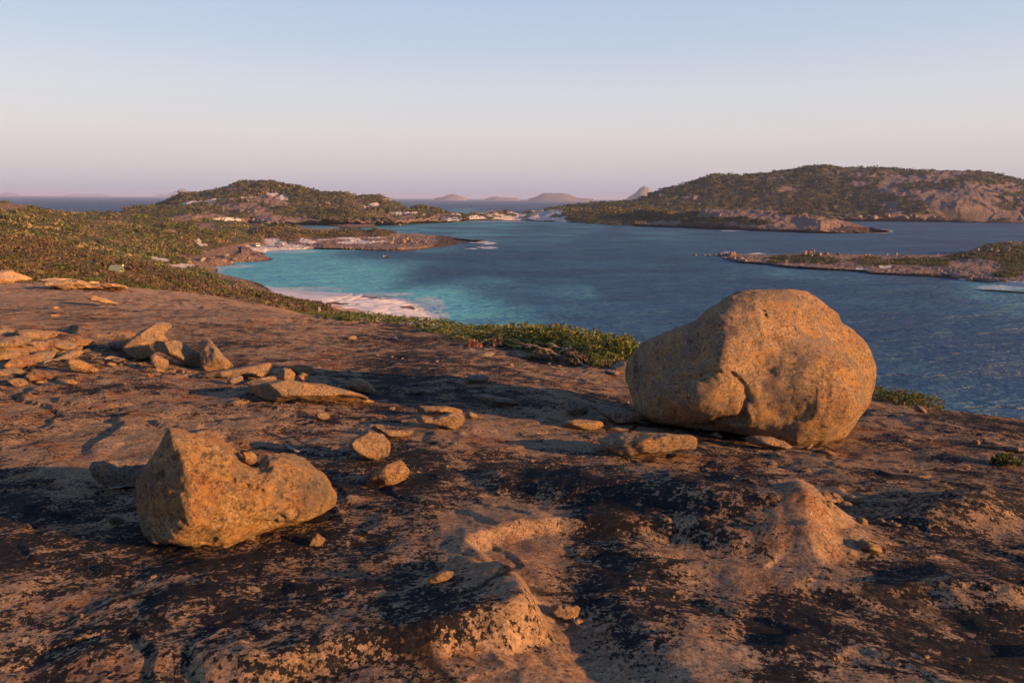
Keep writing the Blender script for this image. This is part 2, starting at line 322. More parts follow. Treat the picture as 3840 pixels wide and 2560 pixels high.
# ------------------------------------------------------------------ land forms beyond the slope
def land_mat(name, rock=(.27, .185, .138), rock2=(.165, .115, .09), scale=.12):
    t = NT(name); p = t.n('NewGeometry').outputs['Position']
    f1 = t.noise(p, scale, 6, .62); f2 = t.noise(t.mapv(p, (1, 1, .35)), scale * 7, 5, .65)
    c = t.mix(t.ramp(t.math('ADD', t.math('MULTIPLY', f1, .5), t.math('MULTIPLY', f2, .5)), .4, .62), rock2, rock)
    cr = t.vor(t.mapv(p, (1, 1, 1.6)), scale * 3.0, 'DISTANCE_TO_EDGE'); c = t.mix(t.math('MULTIPLY', t.ramp(cr, .06, .0), .75), c, (.045, .035, .03))
    s = t.n('SeparateColor'); t.l(t.attr('mask', 'Color'), s.inputs[0])
    n3 = t.math('MULTIPLY', t.math('SUBTRACT', t.noise(p, scale * 14, 4, .6), .5), .9)
    veg = t.mix(t.noise(p, .6, 5, .7), (.05, .055, .022), (.12, .095, .05))
    c = t.mix(t.ramp(t.math('ADD', s.outputs[1], n3), .42, .58), c, veg)
    sand = t.mix(t.noise(p, .9, 5, .6), (.46, .40, .36), (.56, .51, .47))
    c = t.mix(t.ramp(t.math('ADD', s.outputs[0], n3), .4, .6), c, sand)
    c = t.mix(t.ramp(t.math('ADD', s.outputs[2], t.math('MULTIPLY', n3, .7)), .35, .7), c, (.06, .046, .036))
    nb = t.bump(t.math('ADD', f2, t.math('MULTIPLY', t.ramp(cr, 0, .12), .35)), .9, .9)
    return t.done(c, .93, .12, nb)
M_LAND = land_mat('coast_land')
M_HILL = land_mat('hill_land', rock=(.225, .165, .13), rock2=(.135, .10, .082), scale=.1)  # darker copy of coast_land; shade of the hill face put into colour
M_HEATH = land_mat('heath_soil', scale=.3)
M_FARISL = plain('far_island_rock', (.17, .14, .13), .95, .1, .25, .002)

def row_at(us, pts, Y=None, z=None):
    pts = np.asarray(pts, float); v = np.interp(us, pts[:, 0], pts[:, 1])
    if z is not None:
        zz = np.interp(us, *np.asarray(z, float).T) if np.ndim(z) else z
        d = rays(us, v); return CP + d * ((zz - CAM_Z) / d[:, 2])[:, None]
    yy_ = np.interp(us, *np.asarray(Y, float).T) if np.ndim(Y) else np.full(us.shape, float(Y))
    return at(us, v, yy_)
def loft(us, rows, sub):
    P = np.stack(rows); n = len(P); out = []
    for i in range(n - 1):
        p0 = P[max(i - 1, 0)]; p1 = P[i]; p2 = P[i + 1]; p3 = P[min(i + 2, n - 1)]
        m1 = (p2 - p0) * .5; m2 = (p3 - p1) * .5
        d = np.linalg.norm(p2 - p1, axis=-1, keepdims=True)
        for m in (m1, m2):
            L = np.linalg.norm(m, axis=-1, keepdims=True); m *= np.minimum(1, 1.1 * d / (L + 1e-9))
        for k in range(sub[i]):
            t = k / sub[i]
            out.append((2 * t ** 3 - 3 * t * t + 1) * p1 + (t ** 3 - 2 * t * t + t) * m1 + (3 * t * t - 2 * t ** 3) * p2 + (t ** 3 - t * t) * m2)
    out.append(P[-1]); return np.stack(out)
def shape_noise(G, amp, lam, seed, env, crag=0.0):
    q = G[..., :2] / lam
    d = fbm(q, 6, seed, .52) * amp
    if crag: 
        s = fbm(np.concatenate([q * 1.7, G[..., 2:] / lam], -1), 4, seed + 50) * 3; fr = s - np.floor(s); d = d + crag * (sstep(0, .2, fr) - fr)
    G = G.copy(); G[..., 2] += d * env; return G
LANDS = {}
def make_land(name, label, us, rows, sub, amp, lam, seed, maskfn, crag=0.0, mat=M_LAND, edge=1):
    G = loft(us, rows, sub); nr = len(G); e = np.clip(np.arange(nr) / max(1, sub[0] * edge), 0, 1) ** 1.0
    G = shape_noise(G, amp, lam, seed, e[:, None], crag)
    V = G.reshape(-1, 3); u, v = proj(V); n1 = fbm(V[:, :2] / (lam * .35), 4, seed + 9)
    mask = maskfn(V, u, v, n1)
    o = link(name, mesh_np(name, V, grid_faces(nr, len(us)), True, {'mask': mask}), mat); tag(o, label, kind='structure')
    LANDS[name] = (V, grid_faces(nr, len(us)), mask, u, v); return o
def ell(u, v, cu, cv, ru, rv, n=None, k=.5):
    d = 1 - np.sqrt(((u - cu) / ru) ** 2 + ((v - cv) / rv) ** 2)
    return sstep(-.15, .25, d + (0 if n is None else n * k))
def back(row, dy, z): r = row.copy(); r[:, 1] += dy; r[:, 0] *= (row[:, 1] + dy) / row[:, 1]; r[:, 2] = z; return r
def vox(zv, lo, hi): return sstep(lo, hi, zv)

# left headland across the inlet
us = np.linspace(470, 1760, 330)
wl = row_at(us, [(470, 846), (819, 846), (940, 842), (1000, 843), (1214, 843), (1306, 845), (1478, 845), (1593, 837), (1708, 831), (1760, 828)], z=-.3)
rr = [wl, row_at(us, [(470, 838), (819, 838), (940, 834), (1000, 837), (1214, 838), (1306, 839), (1478, 839), (1593, 832), (1708, 827), (1760, 825)], z=2.0),
      row_at(us, [(470, 806), (760, 806), (860, 812), (920, 806), (985, 800), (1060, 806), (1214, 818), (1306, 822), (1400, 820), (1478, 826), (1593, 815), (1650, 818), (1708, 821), (1760, 823)], Y=[(470, 640), (900, 640), (1300, 650), (1760, 800)]),
      row_at(us, [(470, 795), (600, 782), (700, 770), (900, 750), (1100, 755), (1300, 768), (1450, 784), (1536, 800), (1612, 795), (1670, 806), (1760, 822)], Y=[(470, 760), (1300, 730), (1760, 840)])]
ridge = row_at(us, [(470, 800), (557, 785), (636, 751), (677, 729), (731, 723), (761, 721), (827, 703), (908, 681), (985, 679), (1034, 688), (1058, 694), (1134, 701), (1191, 720), (1287, 724), (1344, 740), (1402, 741), (1440, 744), (1500, 768), (1532, 786), (1545, 777), (1566, 772), (1612, 776), (1670, 799), (1700, 811), (1760, 822)], Y=[(470, 900), (1300, 860), (1500, 840), (1760, 860)])
ridge[:, 2] -= 1.6; rr += [ridge, back(ridge, 200, -3.0)]
def mk(V, u, v, n):
    m = np.zeros((len(V), 3)); z = V[:, 2]
    veg = sstep(3.5, 8, z + n * 5); bare = np.zeros(len(V))
    for a in ((900, 776, 105, 19), (1010, 752, 75, 24), (860, 704, 70, 9), (985, 806, 40, 16), (1480, 802, 40, 6), (1530, 818, 28, 9), (760, 812, 100, 9)): bare = np.maximum(bare, ell(u, v, *a, n, .9))
    veg *= 1 - bare * .95
    s = np.zeros(len(V))
    for a in ((1075, 737, 26, 10), (930, 742, 25, 6), (850, 746, 22, 6), (790, 757, 15, 8), (1025, 728, 24, 8), (700, 760, 40, 12), (1395, 768, 22, 6), (1455, 748, 22, 4), (1612, 778, 16, 5), (1500, 800, 50, 4), (1690, 820, 20, 6)): s = np.maximum(s, ell(u, v, *a, n, 2.4) * .7)
    for a in ((860, 840, 130, 7), (850, 826, 60, 12), (1010, 838, 40, 5)): s = np.maximum(s, ell(u, v, *a, n, .3))
    m[:, 0] = s; m[:, 1] = veg * (1 - s); m[:, 2] = .75 * sstep(1.4, .2, z) * (1 - s); return m
make_land('left_headland', 'scrubby headland hill with pale sand scars across the inlet', us, rr, [8, 14, 22, 26, 10], 5.5, 55, 3, mk, 3.2)
# rock spit with low dunes
us = np.linspace(905, 1815, 420)
rr = [row_at(us, [(905, 985), (930, 965), (990, 955), (1002, 943), (1140, 937), (1172, 934), (1214, 935), (1344, 940), (1497, 944), (1560, 941), (1593, 935), (1670, 929), (1730, 918), (1765, 910), (1815, 905)], z=-.25),
      row_at(us, [(905, 955), (930, 945), (1000, 928), (1140, 928), (1214, 926), (1344, 927), (1497, 931), (1593, 923), (1670, 917), (1765, 905), (1815, 904)], z=[(905, 1), (1180, .9), (1214, 1.3), (1600, 1.2), (1700, .5), (1765, .1), (1815, -.3)]),
      row_at(us, [(905, 925), (1000, 905), (1100, 908), (1214, 908), (1344, 905), (1497, 905), (1593, 901), (1670, 898), (1765, 902.5), (1815, 903)], z=[(905, 2), (1000, 2.2), (1200, 2.), (1344, 2.1), (1600, 1.8), (1700, .8), (1765, .15), (1815, -.3)]),
      row_at(us, [(905, 890), (1000, 851), (1040, 846), (1076, 847), (1120, 860), (1172, 872), (1237, 871), (1325, 864), (1380, 868), (1417, 858), (1450, 868), (1497, 880), (1650, 890), (1765, 901), (1815, 902.5)], Y=[(905, 400), (1000, 430), (1417, 425), (1497, 420), (1650, 412), (1815, 395)])]
rr += [back(rr[-1], 40, -2.0)]
def mk(V, u, v, n):
    m = np.zeros((len(V), 3)); z = V[:, 2]; s = np.zeros(len(V)); veg = np.zeros(len(V))
    for a in ((1060, 932, 130, 18), (1020, 915, 60, 22)): s = np.maximum(s, ell(u, v, *a, n, .15))
    for a in ((1345, 907, 70, 6), (1120, 892, 26, 9), (1230, 898, 40, 5), (1300, 894, 60, 7), (1405, 886, 30, 9), (1415, 862, 10, 6), (1150, 905, 30, 10), (1090, 852, 18, 4)): s = np.maximum(s, ell(u, v, *a, n, 1.0) * .8)
    for a in ((1010, 865, 95, 26), (1090, 885, 40, 20), (1060, 870, 60, 18), (1210, 882, 80, 13), (1330, 877, 100, 14), (1420, 872, 60, 16), (1150, 880, 40, 12)): veg = np.maximum(veg, ell(u, v, *a, n, .6))
    m[:, 0] = s * (1 - .6 * veg); m[:, 1] = veg; m[:, 2] = np.clip(.85 * sstep(1.3, .1, z) + .9 * sstep(1560, 1700, u), 0, 1) * (1 - s); return m
make_land('rock_spit', 'low granite spit with scrub and a white beach', us, rr, [8, 14, 22, 10], 1.4, 24, 13, mk, .55)
# dune isthmus
us = np.linspace(1680, 2490, 300)
rr = [row_at(us, [(1680, 833), (1735, 828), (1967, 828), (2033, 829), (2090, 834), (2294, 846), (2490, 852)], z=-.3),
      row_at(us, [(1680, 828), (1735, 823), (1967, 822), (2090, 827), (2294, 836), (2490, 842)], z=1.6),
      row_at(us, [(1680, 806), (1698, 803), (1763, 804), (1812, 799), (1861, 794), (1926, 803), (1947, 809), (1992, 796), (2069, 792), (2110, 785), (2171, 788), (2273, 787), (2355, 787), (2490, 792)], Y=[(1680, 800), (2000, 850), (2110, 830), (2355, 780), (2490, 740)])]
rr += [back(rr[-1], 90, -3.0)]
def mk(V, u, v, n):
    m = np.zeros((len(V), 3)); z = V[:, 2]; n2 = fbm(V[:, :2] / 9, 3, 77)
    west = sstep(2080, 2160, u + n * 30)
    veg = sstep(2.2, 4.6, z + n2 * 4.5 + west * 2.5) * (.55 + .45 * west) * sstep(-.35 - .6 * west, .1 - .6 * west, n2)
    sand = (1 - west * .92) * sstep(834 - 0 * u, 826, v - west * 20) * .9 + (1 - west) * .2
    sand = np.maximum(sand, (1 - west) * .8); sand = np.maximum(sand, ell(u, v, 2260, 798, 40, 8, n, 1) * .8)
    m[:, 0] = sand * (1 - veg); m[:, 1] = veg; m[:, 2] = .5 * sstep(1.2, .2, z) * west; return m
make_land('dune_isthmus', 'white sand dunes with dark scrub on the far beach', us, rr, [6, 22, 8], 3.6, 26, 23, mk, .8)
# right headland in front of the big hill
us = np.linspace(2380, 3335, 420)
rr = [row_at(us, [(2380, 849), (2559, 854), (2832, 866), (3077, 875), (3240, 875.5), (3335, 874.5)], z=-.3),
      row_at(us, [(2380, 843), (2559, 847), (2832, 858), (3077, 867), (3240, 871), (3335, 873)], z=[(2380, 1.6), (3077, 1.8), (3240, .8), (3335, -.3)]),
      row_at(us, [(2380, 822), (2560, 832), (2700, 836), (2900, 838), (3000, 843), (3150, 855), (3250, 866), (3335, 872.5)], z=[(2380, 5), (2900, 6), (3077, 5), (3240, 1.6), (3335, -.3)]),
      row_at(us, [(2380, 789), (2457, 791), (2560, 806), (2600, 797), (2642, 788), (2723, 790), (2886, 796), (3023, 808), (3131, 823), (3213, 842), (3335, 872)], Y=[(2380, 720), (2642, 650), (2886, 610), (3131, 570), (3335, 550)])]
rr += [back(rr[-1], 60, -3.0)]
def mk(V, u, v, n):
    m = np.zeros((len(V), 3)); z = V[:, 2]; veg = np.zeros(len(V))
    for a in ((2430, 808, 120, 24), (2570, 822, 60, 12), (2720, 824, 160, 10), (2830, 833, 60, 9), (2560, 800, 60, 12), (2960, 800, 50, 4)): veg = np.maximum(veg, ell(u, v, *a, n, .7))
    m[:, 1] = veg; m[:, 2] = np.clip(.8 * sstep(1.7, .2, z) + .75 * ell(u, v, 3230, 862, 120, 14, n, .6), 0, 1) * (1 - veg); return m
make_land('right_headland', 'smooth granite headland sloping down to a white splash at its tip', us, rr, [7, 12, 26, 8], 1.8, 40, 33, mk, 1.4)
# big hill on the right
us = np.linspace(2040, 4400, 620)
rr = [row_at(us, [(2040, 812), (2300, 820), (2600, 826), (3186, 830), (3485, 833), (3839, 838), (4400, 842)], z=-.3),
      row_at(us, [(2040, 808), (2300, 815), (2600, 820), (3186, 824), (3485, 826), (3839, 830), (4400, 834)], z=2.2),
      row_at(us, [(2040, 798), (2300, 785), (2560, 790), (2800, 792), (3186, 805), (3300, 800), (3400, 785), (3485, 775), (3600, 772), (3839, 785), (4400, 800)], Y=[(2040, 960), (2300, 900), (3186, 880), (3485, 862), (3600, 850), (4400, 870)]),
      row_at(us, [(2040, 793), (2300, 768), (2560, 742), (2800, 728), (3082, 715), (3250, 708), (3403, 706), (3485, 705), (3640, 712), (3839, 730), (4400, 760)], Y=[(2040, 980), (3186, 980), (3485, 930), (3640, 910), (4400, 930)]),
      row_at(us, [(2040, 792), (2077, 786), (2171, 777), (2253, 764), (2314, 757), (2375, 757), (2416, 743), (2478, 718), (2559, 697), (2669, 668), (2832, 661), (2941, 646), (3082, 636), (3159, 640), (3284, 638), (3403, 651), (3485, 651), (3637, 656), (3839, 688), (4400, 740)], Y=[(2040, 1000), (2400, 1060), (3100, 1130), (4400, 1090)])]
rr += [back(rr[-1], 260, -3.0)]
def mk(V, u, v, n):
    m = np.zeros((len(V), 3)); z = V[:, 2]; n2 = fbm(V[:, :2] / 60, 4, 91)
    veg = np.ones(len(V)) * sstep(2, 6, z + n * 5); bare = np.zeros(len(V))
    for a in ((3560, 740, 180, 55), (3720, 780, 190, 45), (3380, 700, 80, 40), (3350, 780, 50, 34), (2880, 664, 90, 8), (2960, 712, 40, 12), (2600, 745, 40, 12), (3230, 690, 40, 12), (3500, 665, 200, 22), (3280, 655, 80, 10), (3700, 690, 170, 30), (3450, 815, 120, 12), (3250, 818, 150, 7)):
        bare = np.maximum(bare, ell(u, v, *a, n2, 1.1))
    tuft = sstep(.1, .4, n2) * .6
    for a in ((3480, 700, 120, 12), (3690, 670, 150, 14), (3420, 770, 60, 22), (3800, 770, 50, 18)): tuft = np.maximum(tuft, ell(u, v, *a, n2, 1.2))
    m[:, 1] = np.clip(veg - bare * (1 - tuft), 0, 1); m[:, 0] = .7 * ell(u, v, 2480, 732, 14, 6, n, 1); m[:, 2] = .7 * sstep(1.8, .4, z); return m
make_land('right_hill', 'big granite hill dark with scrub rising beyond the bay', us, rr, [8, 16, 26, 30, 10], 5.5, 80, 43, mk, 3.6, M_HILL)
# low island on the right
us = np.linspace(2690, 4400, 520)
rr = [row_at(us, [(2690, 962), (2723, 973), (2778, 985), (2886, 993), (2941, 1004), (3050, 1012), (3159, 1018), (3240, 1021), (3267, 1030), (3556, 1046), (3621, 1056), (3703, 1064), (3839, 1082), (4400, 1140)], z=-.25),
      row_at(us, [(2690, 960), (2723, 968), (2778, 978), (2886, 985), (2941, 994), (3050, 1002), (3159, 1006), (3240, 1010), (3267, 1018), (3556, 1030), (3621, 1038), (3703, 1044), (3839, 1058), (4400, 1100)], z=[(2690, .1), (2778, .9), (4400, 1.1)]),
      row_at(us, [(2690, 957), (2778, 966), (2886, 972), (3050, 980), (3240, 985), (3485, 992), (3621, 1002), (3703, 1005), (3839, 1005), (4400, 1020)], z=[(2690, .2), (2778, 1.3), (3240, 1.9), (3600, 2.2), (3839, 3), (4400, 3)]),
      row_at(us, [(2690, 955), (2745, 952), (2886, 955), (3023, 947), (3104, 953), (3267, 955), (3485, 954), (3583, 954), (3648, 933), (3703, 914), (3784, 907), (3839, 907), (4400, 930)], z=[(2690, .2), (2778, 1.2), (3023, 2.2), (3267, 1.8), (3583, 2.3), (3648, 4.2), (3703, 5.6), (3784, 6.2), (4400, 6)])]
rr += [back(rr[-1], 30, -2.0)]
def mk(V, u, v, n):
    m = np.zeros((len(V), 3)); z = V[:, 2]; veg = np.zeros(len(V)); s = np.zeros(len(V))
    for a in ((3000, 973, 130, 14), (3100, 980, 50, 11), (3260, 980, 80, 16), (3420, 978, 110, 14), (3500, 985, 120, 16), (3640, 960, 90, 15), (3760, 940, 90, 25), (3800, 975, 80, 45), (3960, 960, 200, 60), (3780, 1030, 60, 12)): veg = np.maximum(veg, ell(u, v, *a, n, .7))
    for a in ((3800, 1068, 120, 12), (3230, 1008, 25, 4), (3320, 1000, 25, 5), (3610, 1048, 30, 4)): s = np.maximum(s, ell(u, v, *a, n, .5))
    veg = veg * (1 - ell(u, v, 3660, 992, 100, 17, n, .6)); m[:, 0] = s; m[:, 1] = veg * (1 - s)
    m[:, 2] = np.clip(.85 * sstep(1., .1, z) + ell(u, v, 3440, 1035, 160, 10, n, .4), 0, 1) * (1 - s); return m
make_land('right_island', 'low rocky island with green scrub in the right of the bay', us, rr, [8, 12, 22, 8], .9, 22, 53, mk, .35)
# sand bar beside it
us = np.linspace(3640, 4000, 60)
rr = [row_at(us, [(3640, 1085), (3700, 1090), (3839, 1100), (4000, 1112)], z=-.1), row_at(us, [(3640, 1084.6), (3700, 1087), (3839, 1096), (4000, 1106)], z=[(3640, 0), (3700, .3), (4000, .4)]), row_at(us, [(3640, 1084.2), (3700, 1084), (3839, 1091), (4000, 1100)], z=-.1)]
make_land('reef_ledge', 'thin dark rock ledge at the water by the small right beach', us, rr, [6, 6], .15, 6, 57, lambda V, u, v, n: np.c_[np.zeros(len(V)), np.zeros(len(V)), np.ones(len(V))])
# heath hillside on the left
hp = [at(*q) for q in [(-600, 1060, 55), (0, 1066, 52), (300, 1085, 56), (600, 1112, 58), (900, 1152, 62), (1150, 1200, 68), (-600, 1000, 85), (0, 1005, 85), (300, 1015, 92), (430, 1036, 118), (600, 1050, 105), (900, 1100, 105), (1100, 1152, 110), (1205, 1190, 114),
      (-600, 930, 120), (0, 938, 120), (300, 952, 130), (550, 972, 140), (750, 1016, 150), (960, 1084, 135), (1090, 1118, 124), (1161, 1140, 118), (-500, 870, 150), (0, 858, 150), (170, 890, 152), (323, 928, 150), (442, 952, 148), (544, 972, 148), (0, 850, 185), (200, 868, 190), (380, 900, 200),
      (0, 785, 215), (-400, 735, 240), (-400, 730, 300), (0, 732, 250), (100, 750, 255), (170, 770, 262), (231, 793, 270), (306, 818, 265), (374, 836, 260), (469, 852, 262), (250, 850, 220), (400, 890, 228), (520, 915, 235),
      (629, 824, 320), (724, 824, 325), (772, 831, 325), (813, 853, 325), (868, 878, 322), (936, 913, 318), (600, 875, 280), (700, 905, 275), (800, 938, 278), (880, 945, 290), (560, 940, 242), (690, 968, 242), (800, 958, 262),
      (296, 792, 420), (408, 775, 450), (476, 784, 450), (558, 790, 470), (680, 799, 480), (800, 803, 500), (400, 832, 335), (550, 838, 360), (-300, 770, 430)]]
hp = [(p[0], p[1], p[2] - (.0085 * p[1] if p[1] > 95 else 0)) for p in hp] + [tuple(on_z(u, v, z)) for u, v, z in ((772, 1001, 0.0), (881, 990, -.1), (947, 971, -.1), (990, 958, -.1), (820, 985, 1.2), (900, 968, 1.5), (760, 985, 2.), (960, 950, 2.),
      (900, 1008, -2.5), (1000, 985, -2.5), (1020, 962, -2), (1000, 1030, -3), (880, 1040, -2), (1100, 1060, -2.5), (1200, 1085, -1), (1060, 1084, -.6), (1130, 1102, -.6), (1190, 1126, -.5), (1228, 1150, -.4), (1180, 1100, -.6), (1260, 1150, .2), (1320, 1190, .6), (1240, 1120, 0), (1290, 1165, .3), (830, 1010, -1.2), (1000, 915, 1.5), (1060, 900, 1.), (870, 846, 0), (900, 852, -2), (1000, 860, -2))]
hp += [(-560, 560, 8), (-300, 600, 3), (-150, 640, 2), (-420, 300, 30), (-300, 150, 22), (-150, 60, 21)]
HTPS = TPS(hp, .6)
NHC, NHR = 420, 380
yh = np.geomspace(44, 620, NHR); uh = np.linspace(-700, 1420, NHC); th = (uh - 1920) / FPX / math.cos(PITCH)
XH = th[None] * yh[:, None] * 1.0; YH = np.repeat(yh[:, None], NHC, 1)
def HH(x, y):
    x = np.asarray(x, float); y = np.asarray(y, float); b = HTPS(x, y); q = np.stack([x, y], -1)
    e = sstep(.3, 5, b); s = fbm(q / 9, 4, 118) * 3; fr = s - np.floor(s)
    return b + e * (2.0 * fbm(q / 34, 4, 111) + .5 * fbm(q / 8, 3, 112)) + .55 * sstep(-.5, .8, b) * sstep(6, 2.5, b) * (sstep(0, .2, fr) - fr)
ZH = HH(XH.ravel(), YH.ravel()); V = np.c_[XH.ravel(), YH.ravel(), ZH]; u, v = proj(V); n1 = fbm(V[:, :2] / 14, 4, 119); n2 = fbm(V[:, :2] / 40, 3, 120)
veg = sstep(2.2, 3.6, ZH + n1 * 1.2 + 1.6 * (YH.ravel() < 190))
rockp = np.zeros(len(V)); s = np.zeros(len(V))
for a in ((695, 822, 40, 9), (775, 848, 30, 12), (640, 864, 22, 4), (40, 772, 85, 16), (410, 832, 70, 5), (820, 985, 140, 22), (900, 960, 90, 14)): rockp = np.maximum(rockp, ell(u, v, *a, n1, .5) * (V[:, 1] > 190))
for a in ((745, 905, 10, 9), (765, 918, 20, 5), (612, 975, 26, 8), (580, 968, 12, 6), (700, 995, 60, 8), (930, 925, 25, 12)): s = np.maximum(s, ell(u, v, *a, n1, .9) * (V[:, 1] > 190) * .85)
mask = np.c_[s, veg * (1 - np.maximum(rockp, s)), .8 * sstep(.9, .1, ZH)]
hs = link('heath_hillside', mesh_np('heath_hillside', V, grid_faces(NHR, NHC)[:, ::-1], True, {'mask': mask}), M_HEATH); tag(hs, 'heath covered hillside falling to the turquoise cove on the left', kind='structure')
LANDS['heath_hillside'] = (V, grid_faces(NHR, NHC), mask, u, v)
# beach of the near cove with wheel tracks
us = np.linspace(930, 1648, 460)
fv = np.interp(us, *np.array([(930, 1058), (1019, 1071), (1153, 1085), (1306, 1094), (1421, 1104), (1517, 1115), (1555, 1130), (1580, 1146), (1596, 1160), (1622, 1172), (1640, 1176), (1648, 1177)], float).T)
def rw(off, z): 
    d = rays(us, fv + off); return CP + d * ((z - CAM_Z) / d[:, 2])[:, None]
fade = sstep(1648, 1560, us)
rr = [rw(0, -.12), rw(4 + 6 * fade, .12 + 0 * us), rw(14 + 30 * fade, .2 + .5 * fade), rw(24 + 90 * fade, .1 + 1.4 * fade), rw(26 + 190 * fade, 0 + 3.2 * fade)]
G = loft(us, rr, [8, 60, 90, 30]); V = G.reshape(-1, 3); u, v = proj(V)
trk = np.zeros(len(V)); c0 = on_z(1400., 1150., .8)
zone = ell(u, v, 1390, 1142, 250, 48)
for k in range(30):
    r = np.random.default_rng(300 + k); a = r.uniform(-.5, 1.1); off = r.uniform(-26, 24); cv = r.uniform(-.03, .03); ph = r.uniform(0, 6)
    xl = (V[:, 0] - c0[0]) * math.cos(a) + (V[:, 1] - c0[1]) * math.sin(a); yl = -(V[:, 0] - c0[0]) * math.sin(a) + (V[:, 1] - c0[1]) * math.cos(a)
    d = yl - off - cv * xl ** 2 - 1.3 * np.sin(xl * .13 + ph); L = sstep(r.uniform(8, 26), r.uniform(3, 8), np.abs(xl - r.uniform(-8, 10)))
    for sft in (-1.7, 1.7): trk += L * (-.13 * np.exp(-((d - sft) / .6) ** 2) + .10 * np.exp(-((d - sft - 1.2) / .6) ** 2))
V[:, 2] += np.clip(trk, -.2, .16) * zone + .05 * fbm(V[:, :2] / 1.5, 4, 140) * sstep(.15, .5, V[:, 2])
n1 = fbm(V[:, :2] / 5, 4, 141); wrack = np.zeros(len(V)); rk = np.zeros(len(V))
for a in ((1205, 1090, 60, 3), (1420, 1113, 60, 5), (1530, 1153, 34, 7), (1260, 1138, 46, 5)): wrack = np.maximum(wrack, ell(u, v, *a, n1, 1.1))
for a in ((1290, 1165, 75, 12), (1240, 1150, 50, 5)): rk = np.maximum(rk, ell(u, v, *a, n1, .4))
t = NT('beach_sand'); p = t.n('NewGeometry').outputs['Position']
c = t.mix(t.noise(p, 1.2, 5, .6), (.47, .45, .455), (.56, .54, .54)); c = t.mix(t.ramp(t.attr('wet'), .3, .9), c, (.32, .28, .275))
c = t.mix(t.ramp(t.math('ADD', t.attr('rock'), t.math('MULTIPLY', t.math('SUBTRACT', t.noise(p, 2, 4, .6), .5), .5)), .4, .6), c, (.36, .25, .18))
c = t.mix(t.ramp(t.math('ADD', t.attr('wrack'), t.math('MULTIPLY', t.math('SUBTRACT', t.noise(p, 2.6, 5, .75), .5), 1.6)), .62, .72), c, (.10, .06, .035))
rg = t.math('SUBTRACT', .9, t.math('MULTIPLY', t.ramp(t.attr('wet'), .4, .9), .62))
M_SAND = t.done(c, rg, .4)
bo = link('cove_beach', mesh_np('cove_beach', V, grid_faces(len(G), len(us)), True, {'wet': sstep(.42, .12, V[:, 2] + .1 * n1), 'wrack': wrack, 'rock': rk}), M_SAND)
tag(bo, 'white beach of the near cove scored with curving wheel tracks', kind='structure')
# far islands on the horizon
def island(us_, prof, Y, seed, name, label):
    us = np.linspace(prof[0][0], prof[-1][0], 90); pr = np.array(prof, float)
    hv = 743.8 + (us - 1920) * math.tan(ROLL); top = np.interp(us, pr[:, 0], pr[:, 1])
    w_ = (us[-1] - us[0]) / FPX * Y * .5; e = np.sqrt(np.clip(1 - ((us - us.mean()) / (us[-1] - us[0]) * 2) ** 2, 0, 1))
    rg_ = at(us, top, Y); fr = rg_.copy(); fr[:, 1] -= w_ * e * .8; fr[:, 0] = rg_[:, 0]; fr[:, 2] = -2
    md = (fr + rg_) / 2; md[:, 2] = rg_[:, 2] * .62; bk = rg_.copy(); bk[:, 1] += w_ * e; bk[:, 2] = -2
    G = loft(us, [fr, md, rg_, bk], [10, 12, 10]); G = shape_noise(G, .10 * (rg_[:, 2].max()), w_ * .3, seed, np.sin(np.linspace(0, math.pi, len(G)))[:, None])
    o = link(name, mesh_np(name, G.reshape(-1, 3), grid_faces(len(G), len(us)), True), M_FARISL); tag(o, label, kind='structure')
island(0, [(1630, 744), (1660, 739), (1680, 731), (1700, 728.5), (1718, 732), (1735, 739), (1750, 744)], 7000, 201, 'far_island', 'low domed far island left of the others')
island(0, [(1820, 745), (1845, 740), (1858, 737), (1880, 740), (1915, 741), (1935, 743), (1950, 745)], 8200, 202, 'far_island', 'flattest far island between two larger ones')
island(0, [(1980, 746), (2005, 739), (2030, 728), (2045, 723.5), (2080, 724), (2105, 724), (2125, 728), (2150, 738), (2170, 744), (2195, 744.5), (2210, 745), (2225, 747)], 6500, 203, 'far_island', 'broad flat topped far island')
island(0, [(2335, 749), (2352, 742), (2380, 725), (2400, 704), (2414, 698), (2428, 703), (2445, 722), (2470, 745), (2480, 750)], 5600, 204, 'far_island', 'steep cone shaped far island beside the big hill')
island(0, [(-30, 731), (8, 728), (25, 722), (40, 720.5), (52, 726), (75, 731)], 13000, 205, 'far_island', 'tiny faint far island at the left edge')
island(0, [(235, 733), (290, 727), (340, 728), (380, 727), (420, 734)], 17000, 206, 'far_island', 'very faint low far island over the left sea')
island(0, [(575, 737), (605, 727), (625, 732), (650, 722), (683, 707), (705, 717), (740, 731), (770, 739)], 16000, 207, 'far_island', 'faint pale mountain behind the left headland')
